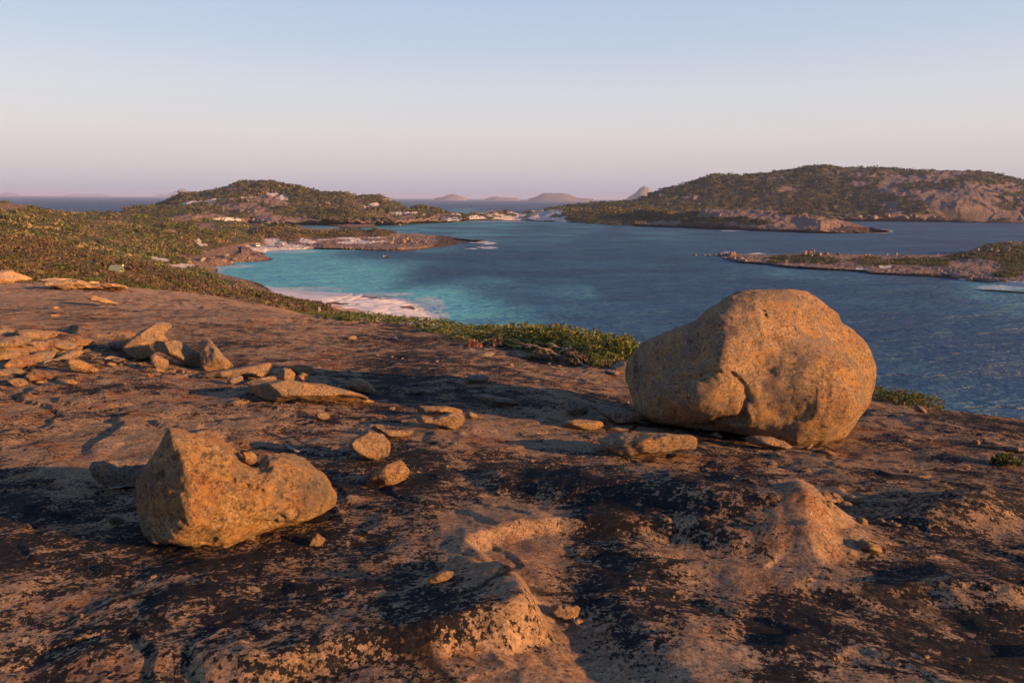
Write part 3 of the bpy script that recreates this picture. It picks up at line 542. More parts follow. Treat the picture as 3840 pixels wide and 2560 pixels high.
# ------------------------------------------------------------------ sea
SH = [(740, 1010, .8), (850, 1005, .75), (1000, 980, .8), (900, 1030, .9), (1100, 1030, .95), (1200, 1060, 1), (1050, 1060, 1), (1300, 1080, 1), (1400, 1010, .65), (1250, 1000, .8), (1150, 985, .6), (1100, 955, .7), (1050, 960, .75), (1300, 968, .3), (1450, 965, .25), (1500, 985, .35), (1380, 1030, .8),
      (1520, 1060, .3), (1370, 1055, .8), (1600, 1105, .9), (1750, 1150, .78), (1900, 1170, .5), (1950, 1200, .5), (1720, 1115, .75), (1800, 1090, .22), (2020, 1140, .25), (1600, 1030, .08), (1700, 980, .08), (1600, 955, .2), (2000, 1000, .05), (2120, 1200, .15), (2200, 1250, .1), (2500, 1100, .04), (3000, 1100, .04),
      (3500, 1150, .05), (3300, 1400, .03), (3700, 1500, .02), (2300, 950, .05), (2000, 880, .22), (1800, 850, .32), (1500, 860, .38), (1700, 870, .3), (1200, 860, .4), (900, 850, .85), (1000, 848, .75), (1100, 850, .45), (2100, 850, .25), (2500, 880, .2), (3000, 900, .08), (3600, 900, .03), (3080, 1022, .22), (3160, 1022, .15),
      (3500, 1062, .1), (3650, 1068, .25), (3750, 1082, .3), (2800, 965, .12), (3300, 980, .05), (2000, 780, 0), (1000, 760, 0), (300, 760, 0), (3300, 800, .03), (2600, 920, .12)]
yr = np.r_[np.geomspace(48, 1500, 360)[:-1], np.geomspace(1500, 30000, 60)]; ta = np.tan(np.linspace(R(-62), R(62), 520))
XS = ta[None] * yr[:, None]; V = np.c_[XS.ravel(), np.repeat(yr, len(ta)), np.zeros(XS.size)]; u, v = proj(V)
a_ = np.zeros(u.shape); b_ = np.zeros(u.shape) + 1e-5
for (x, y, val) in SH:
    sg = 22 if y < 900 else 34; k = np.exp(-(((u - x) / (sg * 3)) ** 2 + ((v - y) / sg) ** 2)); a_ += k * val; b_ += k
shal = a_ / b_
n1 = fbm(V[:, :2] / 30, 4, 150); shal = np.clip(shal + .28 * n1 * sstep(.03, .3, shal), 0, 1)
foam = np.zeros(u.shape); n2 = fbm(V[:, :2] * np.array([.12, .4]), 4, 151)
for x, y, rx, ry in ((1800, 906, 45, 5), (1830, 912, 40, 6), (1835, 929, 48, 7), (1770, 932, 40, 3), (1690, 931, 30, 2), (3280, 861, 60, 3), (3300, 872, 45, 4), (2770, 864.5, 75, 1.7), (2840, 953, 40, 5), (2725, 946, 22, 2), (3330, 866, 30, 4), (1560, 939, 30, 2)):
    foam = np.maximum(foam, ell(u, v, x, y, rx, ry, n2, .9))
for x, y, rx, ry in ((1672, 1146, 9, 16), (1590, 1126, 24, 2.5), (1480, 1106, 50, 1.8), (1250, 1090, 90, 1.5)): foam = np.maximum(foam, .8 * ell(u, v, x, y, rx, ry, n2, 1.0))
pale = np.zeros(u.shape)
for x, y, rx, ry in ((1605, 1145, 60, 36), (1620, 1185, 70, 22), (1450, 1103, 120, 8), (1150, 1082, 160, 8), (760, 1012, 80, 18), (880, 998, 70, 7), (1080, 943, 110, 5), (900, 843, 110, 4), (1850, 830, 160, 2.5), (3760, 1078, 90, 8)): pale = np.maximum(pale, ell(u, v, x, y, rx, ry, n1, .35))
t = NT('sea_water'); p = t.n('NewGeometry').outputs['Position']
n_a = t.noise(t.mapv(p, (.5, 1, 1), (0, 0, R(6))), .85, 4, .62); n_b = t.noise(t.mapv(p, (.45, 1, 1), (0, 0, R(8))), .13, 4, .6); n_c = t.noise(t.mapv(p, (.3, 1, 1)), .018, 4, .6)
n_d = t.noise(t.mapv(p, (.4, 1, 1)), .05, 4, .65)
deep = t.mix(t.ramp(t.math('ADD', t.math('MULTIPLY', n_c, .5), t.math('MULTIPLY', n_d, .5)), .4, .6), (.006, .046, .105), (.015, .086, .16))
c = t.mix(t.ramp(t.attr('shallow'), .05, .8), deep, (.09, .385, .44))
c = t.mix(t.math('MULTIPLY', t.ramp(t.attr('pale'), .0, 1.0), .6), c, (.40, .47, .50))
fo = t.ramp(t.math('ADD', t.math('MULTIPLY', t.attr('foam'), .66), t.math('MULTIPLY', t.math('SUBTRACT', t.noise(t.mapv(p, (.35, 1, 1)), .5, 6, .8), .5), 1.9)), .5, .75)
wc = t.n('TexNoise'); wc.inputs['Scale'].default_value = .11; wc.inputs['Detail'].default_value = 5; wc.inputs['Roughness'].default_value = .75; t.l(t.mapv(p, (.5, 1, 1)), wc.inputs['Vector'])
cap = t.ramp(wc.outputs['Fac'], .735, .76); fo = t.math('MAXIMUM', fo, t.math('MULTIPLY', cap, .7))
c = t.mix(fo, c, (.8, .78, .78))
nb = t.bump(n_c, .6, 9.0); nb = t.bump(n_d, .8, 6.0, nb); nb = t.bump(n_b, 1.0, 3.6, nb); nb = t.bump(n_a, 1.0, 1.2, nb)
df = t.n('BsdfDiffuse'); gl = t.n('BsdfGlossy'); mx = t.n('MixShader'); t.l(c, df.inputs[0]); t.l(nb, df.inputs['Normal']); t.l(nb, gl.inputs['Normal']); gl.inputs['Roughness'].default_value = .4; fr = t.n('Fresnel'); fr.inputs[0].default_value = 1.33; t.l(nb, fr.inputs['Normal'])
t.val(mx.inputs[0], t.math('MULTIPLY', t.math('SUBTRACT', 1.0, fo), t.math('MINIMUM', fr.outputs[0], .16))); t.l(df.outputs[0], mx.inputs[1]); t.l(gl.outputs[0], mx.inputs[2]); t.l(mx.outputs[0], t.out.inputs['Surface']); M_SEA = t.m
sea = link('sea', mesh_np('sea', V, grid_faces(len(yr), len(ta)), True, {'shallow': shal, 'foam': foam, 'pale': pale}), M_SEA); tag(sea, 'wind rippled bay and open sea', kind='structure')
# ------------------------------------------------------------------ haze
def box_mesh(name, x0, x1, y0, y1, z0, z1):
    v = [(x, y, z) for z in (z0, z1) for y in (y0, y1) for x in (x0, x1)]
    return mesh_np(name, v, [(0, 2, 3, 1), (4, 5, 7, 6), (0, 1, 5, 4), (2, 6, 7, 3), (0, 4, 6, 2), (1, 3, 7, 5)], False)
mh = bpy.data.materials.new('haze_air'); mh.use_nodes = True; mh.node_tree.nodes.clear()
pv = mh.node_tree.nodes.new('ShaderNodeVolumePrincipled'); ov = mh.node_tree.nodes.new('ShaderNodeOutputMaterial'); mh.node_tree.links.new(pv.outputs[0], ov.inputs['Volume'])
pv.inputs['Color'].default_value = (.52, .63, .98, 1); pv.inputs['Density'].default_value = 8e-5; pv.inputs['Anisotropy'].default_value = 0.0
hz = link('haze', box_mesh('haze', -58000, 58000, -300, 31000, -9, 96), mh); tag(hz, 'thin evening haze over the sea', kind='stuff')
# ------------------------------------------------------------------ boulders and stones
def surface_nets(f, org, h):
    nx, ny, nz = f.shape; ins = f < 0
    c = np.zeros((nx - 1, ny - 1, nz - 1), np.int8)
    for dx in (0, 1):
        for dy in (0, 1):
            for dz in (0, 1): c += ins[dx:nx - 1 + dx, dy:ny - 1 + dy, dz:nz - 1 + dz]
    act = (c > 0) & (c < 8); idx = np.argwhere(act); ids = -np.ones(act.shape, np.int64); ids[act] = np.arange(len(idx))
    acc = np.zeros((len(idx), 3)); cnt = np.zeros(len(idx)); I, J, K = idx.T
    cor = [(a, b, d) for a in (0, 1) for b in (0, 1) for d in (0, 1)]
    for p in cor:
        for ax in range(3):
            if p[ax]: continue
            q = list(p); q[ax] = 1
            f0 = f[I + p[0], J + p[1], K + p[2]]; f1 = f[I + q[0], J + q[1], K + q[2]]; m = (f0 < 0) != (f1 < 0)
            t = np.where(m, f0 / np.where(m, f0 - f1, 1), 0); pos = np.array(p, float)[None].repeat(len(idx), 0); pos[:, ax] += t
            acc[m] += pos[m]; cnt[m] += 1
    V = (idx + acc / cnt[:, None]) * h + org
    F = []
    for ax in range(3):
        a, b = (ax + 1) % 3, (ax + 2) % 3
        s0 = [slice(1, n - 1) for n in f.shape]; s0[ax] = slice(0, f.shape[ax] - 1); s1 = list(s0); s1[ax] = slice(1, f.shape[ax])
        x0, x1 = ins[tuple(s0)], ins[tuple(s1)]
        for flip in (False, True):
            e = np.argwhere((x0 & ~x1) if not flip else (~x0 & x1))
            if not len(e): continue
            e = e + np.array([0 if k == ax else 1 for k in range(3)]); o = []
            for da, db in ((0, 0), (1, 0), (1, 1), (0, 1)):
                q = e.copy(); q[:, a] -= da; q[:, b] -= db; o.append(ids[q[:, 0], q[:, 1], q[:, 2]])
            o = np.stack(o, 1); F.append(o if not flip else o[:, ::-1])
    return V, np.concatenate(F)
def blur2(a, n):
    for _ in range(n):
        a = np.pad(a, 1, mode='edge'); a = (a[:-2, 1:-1] + a[2:, 1:-1] + a[1:-1, :-2] + a[1:-1, 2:] + 4 * a[1:-1, 1:-1]) / 8
    return a
def smin(a, b, k): h = np.clip(.5 + .5 * (b - a) / k, 0, 1); return b + (a - b) * h - k * h * (1 - h)
def smax(a, b, k): return -smin(-a, -b, k)
def tube(pts, r0, r1, ns=5):
    pts = np.asarray(pts, float); n = len(pts); T_ = np.gradient(pts, axis=0); T_ /= np.linalg.norm(T_, axis=1, keepdims=True) + 1e-9
    a = np.cross(T_, [0.3, .2, .93]); a /= np.linalg.norm(a, axis=1, keepdims=True) + 1e-9; b = np.cross(T_, a); rr_ = np.linspace(r0, r1, n)[:, None]; an = np.arange(ns) / ns * 2 * math.pi
    V = (pts[:, None] + rr_[:, None] * (np.cos(an)[None, :, None] * a[:, None] + np.sin(an)[None, :, None] * b[:, None])).reshape(-1, 3); i = np.arange(n * ns).reshape(n, ns); j = np.roll(i, -1, 1)
    return V, np.stack([i[:-1], j[:-1], j[1:], i[1:]], -1).reshape(-1, 4)
M_VEIN = plain('quartz', (.62, .58, .55), .6, .3, .1, 30)
SEED = [1000]
def rock(name, outline, T=None, res=46, mat=M_STONE, sink=.2, p=2.2, amp=.05, planes=(), bulges=(), rough=1.0, base=None, label=None, cat='stone', group=None, dist=None, cuts=(), facets=0, grooves=(), wobble=1.0, veins=()):
    SEED[0] += 17; seed = SEED[0]
    O2 = np.array(outline, float); bu, bv = O2[np.argmax(O2[:, 1])] if base is None else base
    g = hit(bu, bv) if dist is None else at(bu, bv, dist)
    cu, cv = (O2.min(0) + O2.max(0)) / 2; d = rays(cu, cv); fwd = d / np.linalg.norm(d)
    right = np.cross(fwd, [0, 0, 1]); right /= np.linalg.norm(right); up = np.cross(right, fwd)
    dep = np.dot(g - CP, fwd)
    def loc(dp): dd = rays(O2[:, 0], O2[:, 1]); q = dd * (dp / (dd @ fwd))[:, None]; q = q - fwd * dp; return np.stack([q @ right, q @ up], 1)
    L = loc(dep); ext = L.max(0) - L.min(0)
    if T is None: T = .42 * min(ext[0], max(ext[1] * 1.25, ext[0] * .5))
    dep += T * sink; L = loc(dep); ext = L.max(0) - L.min(0); org = CP + fwd * dep
    hvx = max(ext[0], ext[1], 2 * T) / res; pad = 3.5 * hvx
    A = np.arange(L[:, 0].min() - pad, L[:, 0].max() + pad, hvx); B = np.arange(L[:, 1].min() - pad, L[:, 1].max() + pad, hvx); Cc = np.arange(-T * 1.25 - pad, T * 1.25 + pad, hvx)
    ga, gb = np.meshgrid(A, B, indexing='ij'); wob = wobble * amp * .6 * min(ext) * fbm(np.stack([ga, gb], -1) / (min(ext) * .4), 3, seed)
    d2 = poly_sd(ga, gb, L) + wob * .5; rho = max(-d2.min(), 1e-4); sm = blur2(d2, max(3, res // 9)); wgt = np.clip(-d2 / rho * 1.6, 0, 1); d2 = d2 * (1 - wgt) + sm * wgt
    rho = max(-d2.min(), 1e-4) * 1.02; e = np.maximum(d2 / rho + 1, 0)
    f = ((e[:, :, None] ** p + (np.abs(Cc)[None, None] / T) ** p) ** (1 / p) - 1) * min(rho, T)
    P3 = np.stack(np.broadcast_arrays(ga[:, :, None], gb[:, :, None], Cc[None, None]), -1)
    S = min(ext[0], 2 * T, max(ext[1], .5 * T))
    for (n, off, k) in planes:
        n = np.array(n, float); n /= np.linalg.norm(n); f = smax(f, P3 @ n - off, k)
    if facets:
        rf_ = np.random.default_rng(seed); sub = f < 0; Q = P3[sub][::7]
        for _ in range(facets):
            n = rf_.normal(size=3) * np.array([1, .8, .6]); n[2] = -abs(n[2]) - .35; n /= np.linalg.norm(n); f = smax(f, P3 @ n - (Q @ n).max() * rf_.uniform(.66, .86), .03 * S)
    for (c, r_, k) in bulges:
        q = (P3 - np.array(c)) / np.array(r_); f = smin(f, (np.sqrt((q ** 2).sum(-1)) - 1) * min(r_), k)
    for (c, r_, k) in cuts:
        q = (P3 - np.array(c)) / np.array(r_); f = smax(f, -(np.sqrt((q ** 2).sum(-1)) - 1) * min(r_), k)
    def surf(pts):
        q_ = rays(np.array(pts, float)[:, 0], np.array(pts, float)[:, 1]); q_ = q_ * (dep / (q_ @ fwd))[:, None]; a_ = q_ @ right; b_ = q_ @ up; n_ = max(2, int(np.hypot(np.diff(a_), np.diff(b_)).sum() / (hvx * .8))); t_ = np.linspace(0, len(pts) - 1, n_); a_ = np.interp(t_, np.arange(len(pts)), a_); b_ = np.interp(t_, np.arange(len(pts)), b_)
        j_ = fbm(np.stack([a_ * 9, b_ * 9], -1), 3, seed + 7) * .035; a_ = a_ + j_; b_ = b_ - j_
        ia = np.clip(np.round((a_ - A[0]) / hvx).astype(int), 0, len(A) - 1); ib = np.clip(np.round((b_ - B[0]) / hvx).astype(int), 0, len(B) - 1); k_ = np.argmax(f[ia, ib] < 0, axis=1); return np.stack([a_, b_, Cc[k_]], 1)[k_ > 0], ia, ib
    for pts, gr in grooves:
        for (a_, b_, c_) in surf(pts)[0]:
            w_ = int(gr / hvx) + 3; i0 = [int((x_ - G_[0]) / hvx) for x_, G_ in ((a_, A), (b_, B), (c_, Cc))]; sl = tuple(slice(max(0, i - w_), i + w_ + 1) for i in i0)
            f[sl] = np.maximum(f[sl], gr * .9 - np.linalg.norm((P3[sl] - np.array([a_, b_, c_ - gr * .2])) * np.array([1, 1, .6]), axis=-1))
    nr = np.abs(f) < amp * S * 1.5 + 2 * hvx
    pn = P3[nr] / S + seed * .37
    s = fbm(pn * 2.6, 2, seed + 2) * 2.5; fr = s - np.floor(s)
    f[nr] += amp * S * (1.1 * fbm(pn * 1.9, 3, seed + 1) + .22 * rough * (sstep(0, .34, fr) - fr))
    V, F = surface_nets(f, np.array([A[0], B[0], Cc[0]]), hvx)
    fn = np.cross(V[F[:, 2]] - V[F[:, 0]], V[F[:, 3]] - V[F[:, 1]]); vn = np.zeros_like(V)
    for k in range(4): np.add.at(vn, F[:, k], fn)
    vn /= np.linalg.norm(vn, axis=1, keepdims=True) + 1e-12
    V = V + vn * (amp * S * .45 * rough * fbm(V / S * 6 + seed * .37, 4, seed + 3, .6))[:, None]
    W = org + V[:, :1] * right + V[:, 1:2] * up + V[:, 2:] * fwd
    o = link(name, mesh_np(name, W - g, F, True), mat, loc=tuple(g))
    if label: tag(o, label, cat, group)
    if veins:
        for pts in veins:
            q_, _, _ = surf(pts); q_ = q_ + np.array([0, 0, -.012]); tv, tf = tube(org + q_[:, :1] * right + q_[:, 1:2] * up + q_[:, 2:] * fwd - g, .007, .004, 5); link('quartz_vein', mesh_np('quartz_vein', tv, tf), M_VEIN, o)
    return o
def sc_(pts, x0, y0, s): return [(x0 + x / s, y0 + y / s) for x, y in pts]
C4 = lambda *p: sc_(p, 0, 1050, 1.8375)
C5 = lambda *p: sc_(p, 1280, 1050, 1.8375)
C6 = lambda *p: sc_(p, 2300, 1050, 1.96)
C7 = lambda *p: sc_(p, 300, 1500, 1.809)
C8 = lambda *p: sc_(p, 2560, 1400, 1.8375)
C9 = lambda *p: sc_(p, 380, 1150, 2.1)
CL = lambda *p: sc_(p, 0, 640, 2.94)
# the big balanced boulder
BB = C6((105, 640), (120, 580), (200, 470), (215, 440), (350, 390), (500, 340), (640, 305), (720, 230), (850, 150), (920, 120), (1060, 100), (1270, 90), (1400, 110), (1520, 160), (1640, 230), (1665, 310), (1750, 370), (1870, 460), (1900, 530), (1940, 620), (1955, 720), (1945, 820), (1920, 880), (1870, 960), (1800, 1040), (1750, 1110), (1690, 1155), (1600, 1172), (1450, 1190), (1300, 1190), (1150, 1150), (1000, 1135), (850, 1110), (700, 1100), (550, 1080), (420, 1050), (300, 1025), (220, 985), (170, 920), (140, 830), (110, 730))
BB = [(2825 + (u - 2825) * 1.045, v) for u, v in BB]
rock('boulder', BB, T=.95, res=130, mat=M_BOULD, sink=.12, p=2.25, amp=.032, rough=1.1, base=(3050, 1655),
     planes=[((.62, .12, -.78), .53, .18), ((-.70, .25, -.67), .84, .2), ((.05, .68, -.73), .72, .12)], bulges=[((-.40, -.27, -.54), (.40, .25, .36), .05), ((.35, -.15, -.35), (.6, .42, .36), .25)],
     cuts=[((-.2, -.66, -.72), (.42, .10, .22), .06), ((-.86, .06, -.62), (.10, .42, .1), .08)], wobble=.4, grooves=[(C6((400, 920), (405, 830), (480, 730), (600, 690), (760, 680), (900, 690), (975, 760), (985, 850), (960, 960)), .018), (C6((1040, 205), (1110, 275)), .02), (C6((1120, 155), (1165, 220)), .018), (C6((560, 1045), (760, 1045), (960, 968)), .05), (C6((150, 560), (190, 620), (180, 700)), .03), (C6((300, 690), (350, 700), (400, 670)), .014)], label='huge rounded orange granite boulder balanced above the sea', cat='boulder')
BL = C7((365, 620), (390, 560), (430, 480), (540, 330), (582, 225), (598, 176), (650, 186), (800, 235), (960, 265), (1080, 345), (1165, 415), (1200, 425), (1222, 395), (1255, 364), (1360, 362), (1520, 405), (1600, 480), (1690, 560), (1725, 640), (1720, 720), (1600, 790), (1440, 845), (1340, 860), (1240, 880), (1130, 925), (980, 978), (860, 965), (740, 978), (600, 960), (500, 955), (440, 900), (400, 820), (375, 740))
rock('boulder', BL, T=.36, res=115, mat=M_WARM, sink=.25, p=2.6, amp=.045, rough=1.3, base=(760, 2040), planes=[((-.8, .05, -.6), .37, .03), ((.2, .55, -.75), .33, .05), ((.5, -.1, -.8), .42, .06)],
     wobble=.3, grooves=[(C7((860, 528), (940, 515), (1020, 522)), .009), (C7((1050, 575), (1170, 590), (1260, 640)), .008), (C7((1150, 785), (1400, 772), (1610, 725)), .010), (C7((560, 640), (640, 670), (720, 680)), .009)], label='bright orange wedge shaped boulder with a pointed top and notched back', cat='boulder')
rock('stone', C7((1098, 352), (1160, 345), (1200, 375), (1215, 440), (1170, 450), (1110, 420)), res=30, mat=M_WARM, dist=3.3, sink=0, label='small rounded stone poking up behind the notch of the orange wedge boulder')
rock('boulder', C7((62, 460), (90, 420), (200, 400), (440, 410), (520, 450), (500, 560), (400, 590), (250, 600), (150, 570), (80, 520)), res=70, mat=M_GREY, sink=.3, label='dark loaf shaped boulder half hidden behind the orange wedge boulder', cat='boulder')
ST = [
 (C4((845, 470), (900, 410), (970, 350), (1040, 320), (1080, 290), (1140, 283), (1197, 290), (1192, 328), (1150, 352), (1128, 378), (1165, 405), (1150, 425), (1075, 425), (1035, 455), (1075, 490), (1040, 540), (960, 548), (880, 515)), M_STONE, 84, 'beaked upright rock pointing right above the flat stones', dict(T=.36, amp=.035, p=2.6, planes=[((.75, .1, -.65), .20, .05)])),
 (C4((1050, 470), (1070, 435), (1140, 415), (1210, 412), (1290, 450), (1340, 490), (1335, 512), (1380, 480), (1388, 560), (1390, 600), (1330, 600), (1260, 572), (1200, 542), (1110, 497)), M_STONE, 70, 'sloping slab of rock leaning from the beaked rock down to the hollowed one', dict(T=.24, amp=.035, p=2.8)),
 (C4((1360, 430), (1390, 412), (1440, 410), (1490, 450), (1550, 530), (1622, 605), (1530, 625), (1430, 630), (1395, 600), (1383, 530), (1402, 482), (1368, 455)), M_STONE, 70, 'upright hollowed rock with a long slope down its right side', dict(T=.27, amp=.04, p=2.6, cuts=[((-.10, .20, -.25), (.09, .13, .12), .04)])),
 (C4((1028, 530), (1060, 508), (1110, 528), (1167, 555), (1160, 602), (1080, 610), (1045, 580)), M_STONE, 44, 'squat block in front of the sloping rock slab', {}),
 (C4((735, 430), (800, 420), (900, 412), (880, 480), (790, 492), (745, 470)), M_GREY, 44, 'flat pale block tucked behind the left of the beaked rock', {}),
 (C4((1358, 662), (1420, 640), (1560, 615), (1700, 590), (1860, 570), (1882, 600), (1875, 640), (1800, 667), (1640, 667), (1500, 672), (1400, 674)), M_STONE, 70, 'long tilted slab propped on a small stone', dict(T=.30, p=3.2, amp=.04, sink=.1)),
 (C4((1558, 672), (1680, 655), (1672, 702), (1600, 720), (1565, 702)), M_STONE, 34, 'rounded stone propping up the long tilted slab', {}),
 (C4((1665, 715), (1760, 675), (1870, 658), (1928, 670), (1922, 692), (1800, 702), (1720, 722)), M_STONE, 40, 'flat stone lying behind the long thick slab', {}),
 (C4((1912, 640), (1950, 603), (2000, 608), (2042, 650), (2032, 692), (1960, 699), (1918, 672)), M_STONE, 44, 'plump round stone left in the cluster of three', {}),
 (C4((2038, 665), (2080, 633), (2140, 650), (2150, 702), (2090, 702)), M_STONE, 40, 'egg shaped stone lowest in the cluster of three', {}),
 (C4((1978, 600), (2050, 583), (2130, 586), (2167, 610), (2162, 652), (2090, 652), (2000, 640)), M_WARM, 44, 'pale square topped stone at the back of the cluster of three', {}),
 (C9((1160, 620), (1200, 595), (1300, 580), (1500, 583), (1720, 608), (1900, 648), (2050, 688), (2122, 722), (2050, 747), (1900, 752), (1700, 737), (1640, 747), (1500, 752), (1370, 747), (1300, 727), (1220, 692)), M_STONE, 96, 'long thick grey slab lying across the middle of the left slope', dict(T=.42, p=3.0, amp=.05, sink=.25)),
 (C9((1972, 622), (2010, 553), (2060, 568), (2130, 608), (2168, 665), (2142, 682), (2030, 672)), M_STONE, 48, 'brown wedge stone standing at the right end of the long slab', {}),
 (C9((1673, 850), (1700, 830), (1760, 821), (1802, 845), (1802, 880), (1740, 892), (1690, 876)), M_STONE, 40, 'lone round brown stone below the long slab', {}),
 (C9((2025, 745), (2100, 728), (2150, 740), (2148, 756), (2050, 760)), M_WARM, 26, 'thin chip of rock under the right tip of the long slab', {}),
 (C5((843, 682), (880, 655), (970, 646), (1042, 670), (1042, 692), (980, 714), (920, 712)), M_GREY, 50, 'grey diamond shaped stone on the black lichen bank', {}),
 (C5((878, 787), (1000, 785), (1150, 815), (1237, 847), (1180, 860), (1080, 852), (980, 832)), M_GREY, 50, 'long low grey stone below the grey diamond stone', dict(T=.14)),
 (C5((433, 757), (500, 736), (602, 755), (560, 772), (510, 784)), M_GREY, 36, 'thin flat grey stone right of the brown wedge stone', {}),
 (C5((513, 882), (540, 866), (740, 868), (832, 893), (842, 927), (760, 917), (530, 912)), M_WARM, 50, 'long orange stone at the back of the stacked pair', {}),
 (C5((468, 947), (500, 935), (640, 945), (760, 910), (832, 930), (892, 985), (840, 1027), (760, 1027), (640, 1002), (560, 987), (490, 972)), M_STONE, 64, 'broad pale stone in front of the long orange stone', {}),
 (C5((843, 927), (880, 901), (930, 923), (952, 952), (880, 957)), M_STONE, 34, 'small peaked stone right of the broad pale stone', {}),
 (C5((193, 1012), (230, 1000), (300, 1030), (400, 1033), (562, 1030), (500, 1062), (400, 1087), (320, 1082), (220, 1042)), M_STONE, 44, 'low boat shaped stone behind the round grey topped boulder', {}),
 (C7((1823, 302), (1850, 255), (1960, 203), (2060, 228), (2132, 280), (2137, 330), (2100, 382), (2000, 414), (1900, 387), (1840, 337)), M_STONE, 64, 'round boulder with a grey left side between the two big boulders', dict(planes=[((.4, .5, -.7), .13, .03)])),
 (C7((1913, 577), (1960, 540), (2000, 490), (2080, 430), (2170, 400), (2202, 430), (2240, 490), (2232, 547), (2130, 577), (2000, 592)), M_WARM, 60, 'orange wedge stone just below the round grey topped boulder', {}),
 (C5((1513, 842), (1550, 820), (1640, 850), (1712, 890), (1702, 922), (1600, 930), (1550, 902)), M_GREY, 48, 'brown egg shaped stone left of the huge boulder', {}),
 (C5((1723, 872), (1760, 851), (1900, 863), (2057, 925), (2052, 977), (1900, 987), (1820, 942)), M_GREY, 56, 'dark flat slab in the shade beside the huge boulder', dict(T=.18, p=3.2)),
 (C5((1498, 992), (1560, 965), (1650, 956), (1780, 968), (1827, 1002), (1740, 1032), (1600, 1032)), M_WARM, 50, 'low sunlit orange stone left of the huge boulder', {}),
 ([(2235, 1648), (2300, 1624), (2430, 1620), (2590, 1633), (2612, 1645), (2610, 1684), (2500, 1692), (2430, 1702), (2330, 1708), (2295, 1692)], M_STONE, 80, 'broad flat pale slab in front of the huge boulder', dict(T=.24, p=3.2, amp=.05)),
 (C6((938, 1157), (1000, 1138), (1150, 1148), (1270, 1188), (1327, 1232), (1250, 1247), (1100, 1227), (1000, 1197)), M_STONE, 50, 'wedge of rock jammed under the huge boulder', {}),
 (C6((703, 1132), (760, 1116), (807, 1150), (790, 1167)), M_STONE, 28, 'small pale chip under the left of the huge boulder', {}),
 (C6((1378, 1237), (1470, 1198), (1482, 1212), (1425, 1247)), M_WARM, 28, 'thin splinter of rock below the right of the huge boulder', {}),
 (C6((1488, 1257), (1560, 1238), (1657, 1282), (1600, 1288)), M_RED, 30, 'flat reddish stone below the right of the huge boulder', {}),
 (C8((1583, 242), (1610, 208), (1682, 255), (1682, 280), (1620, 264)), M_GREY, 32, 'small tilted stone near the cliff edge right of the huge boulder', {}),
 (C8((2040, 490), (2200, 498), (2340, 513), (2400, 520), (2400, 540), (2200, 530), (2070, 512)), M_GREY, 50, 'thin dark sheet of rock at the right edge', dict(T=.2, p=3.2)),
 (C4((453, 592), (480, 546), (540, 548), (620, 573), (692, 622), (640, 640), (560, 634), (480, 627)), M_WARM, 54, 'big sunlit wedge of rock left of the beaked rock', {}),
 (C4((173, 637), (230, 616), (320, 626), (377, 655), (355, 682), (260, 674), (200, 657)), M_RED, 48, 'red stone on the left of the slope', {}),
 (C4((440, 690), (500, 683), (542, 710), (530, 727), (470, 714)), M_WARM, 34, 'small orange stone right of the red stone', {}),
 (C4((598, 617), (650, 601), (692, 622), (650, 640)), M_WARM, 28, 'little stone leaning on the big sunlit wedge', {}),
 (C4((230, 700), (280, 690), (320, 698), (300, 712), (245, 712)), M_WARM, 26, 'flat orange stone just below the red stone', {}),
 (C4((330, 245), (370, 233), (410, 240), (405, 254), (345, 256)), M_WARM, 28, 'lone flat stone high on the left slope', {}),
 (C4((355, 190), (380, 182), (408, 186), (400, 196), (365, 197)), M_WARM, 22, 'tiny flat stone above the lone flat one on the left slope', {}),
 (C4((1002, 650), (1030, 643), (1070, 655), (1060, 672), (1020, 672)), M_RED, 26, 'small red brown stone in front of the sloping rock slab', {}),
 (C4((725, 575), (760, 565), (812, 580), (790, 594), (740, 592)), M_WARM, 26, 'oval tan stone among the flakes left of the squat block', {}),
 (CL((-20, 1088), (120, 1098), (240, 1138), (385, 1195), (300, 1212), (150, 1228), (-20, 1215)), M_STONE, 70, 'broad rounded slab on the ridge at the left edge', dict(p=2.8, amp=.05)),
 (CL((-20, 1150), (100, 1153), (168, 1210), (162, 1247), (-20, 1250)), M_STONE, 50, 'grey rounded slab in front of the broad ridge slab at the left edge', {}),
 (CL((485, 1242), (520, 1208), (700, 1213), (830, 1198), (950, 1228), (1000, 1262), (1180, 1238), (1390, 1268), (1412, 1305), (1200, 1312), (1000, 1300), (720, 1308), (600, 1275), (500, 1268)), M_STONE, 90, 'long overhanging slab along the ridge in front of the heath', dict(T=1.1, p=3.0, amp=.09, rough=1.6)),
 (CL((945, 1227), (1000, 1213), (1092, 1223), (1108, 1242), (1000, 1252)), M_WARM, 30, 'small cap stone on the long overhanging ridge slab', {}),
 (CL((385, 1200), (600, 1178), (842, 1193), (700, 1222), (500, 1228)), M_STONE, 44, 'low slab between the two larger ridge slabs', {}),
 (CL((915, 1387), (1000, 1372), (1150, 1408), (1305, 1465), (1305, 1482), (1120, 1460), (1000, 1425)), M_STONE, 50, 'peeling sheet of rock below the ridge slabs', dict(T=.5, p=3.2)),
 (C7((1552, 985), (1580, 930), (1610, 897), (1650, 925), (1672, 940), (1650, 985), (1600, 992)), M_WARM, 44, 'small craggy stone right of the orange wedge boulder', dict(amp=.09)),
 (C5((605, 610 + 810), (620, 590 + 810), (700, 575 + 810), (785, 575 + 810), (785, 600 + 810), (700, 645 + 810), (640, 655 + 810)), M_WARM, 1, '', {}),
]
ST = [s for s in ST if s[3]]
CB = lambda *p: sc_(p, 1280, 1860, 1.8375)
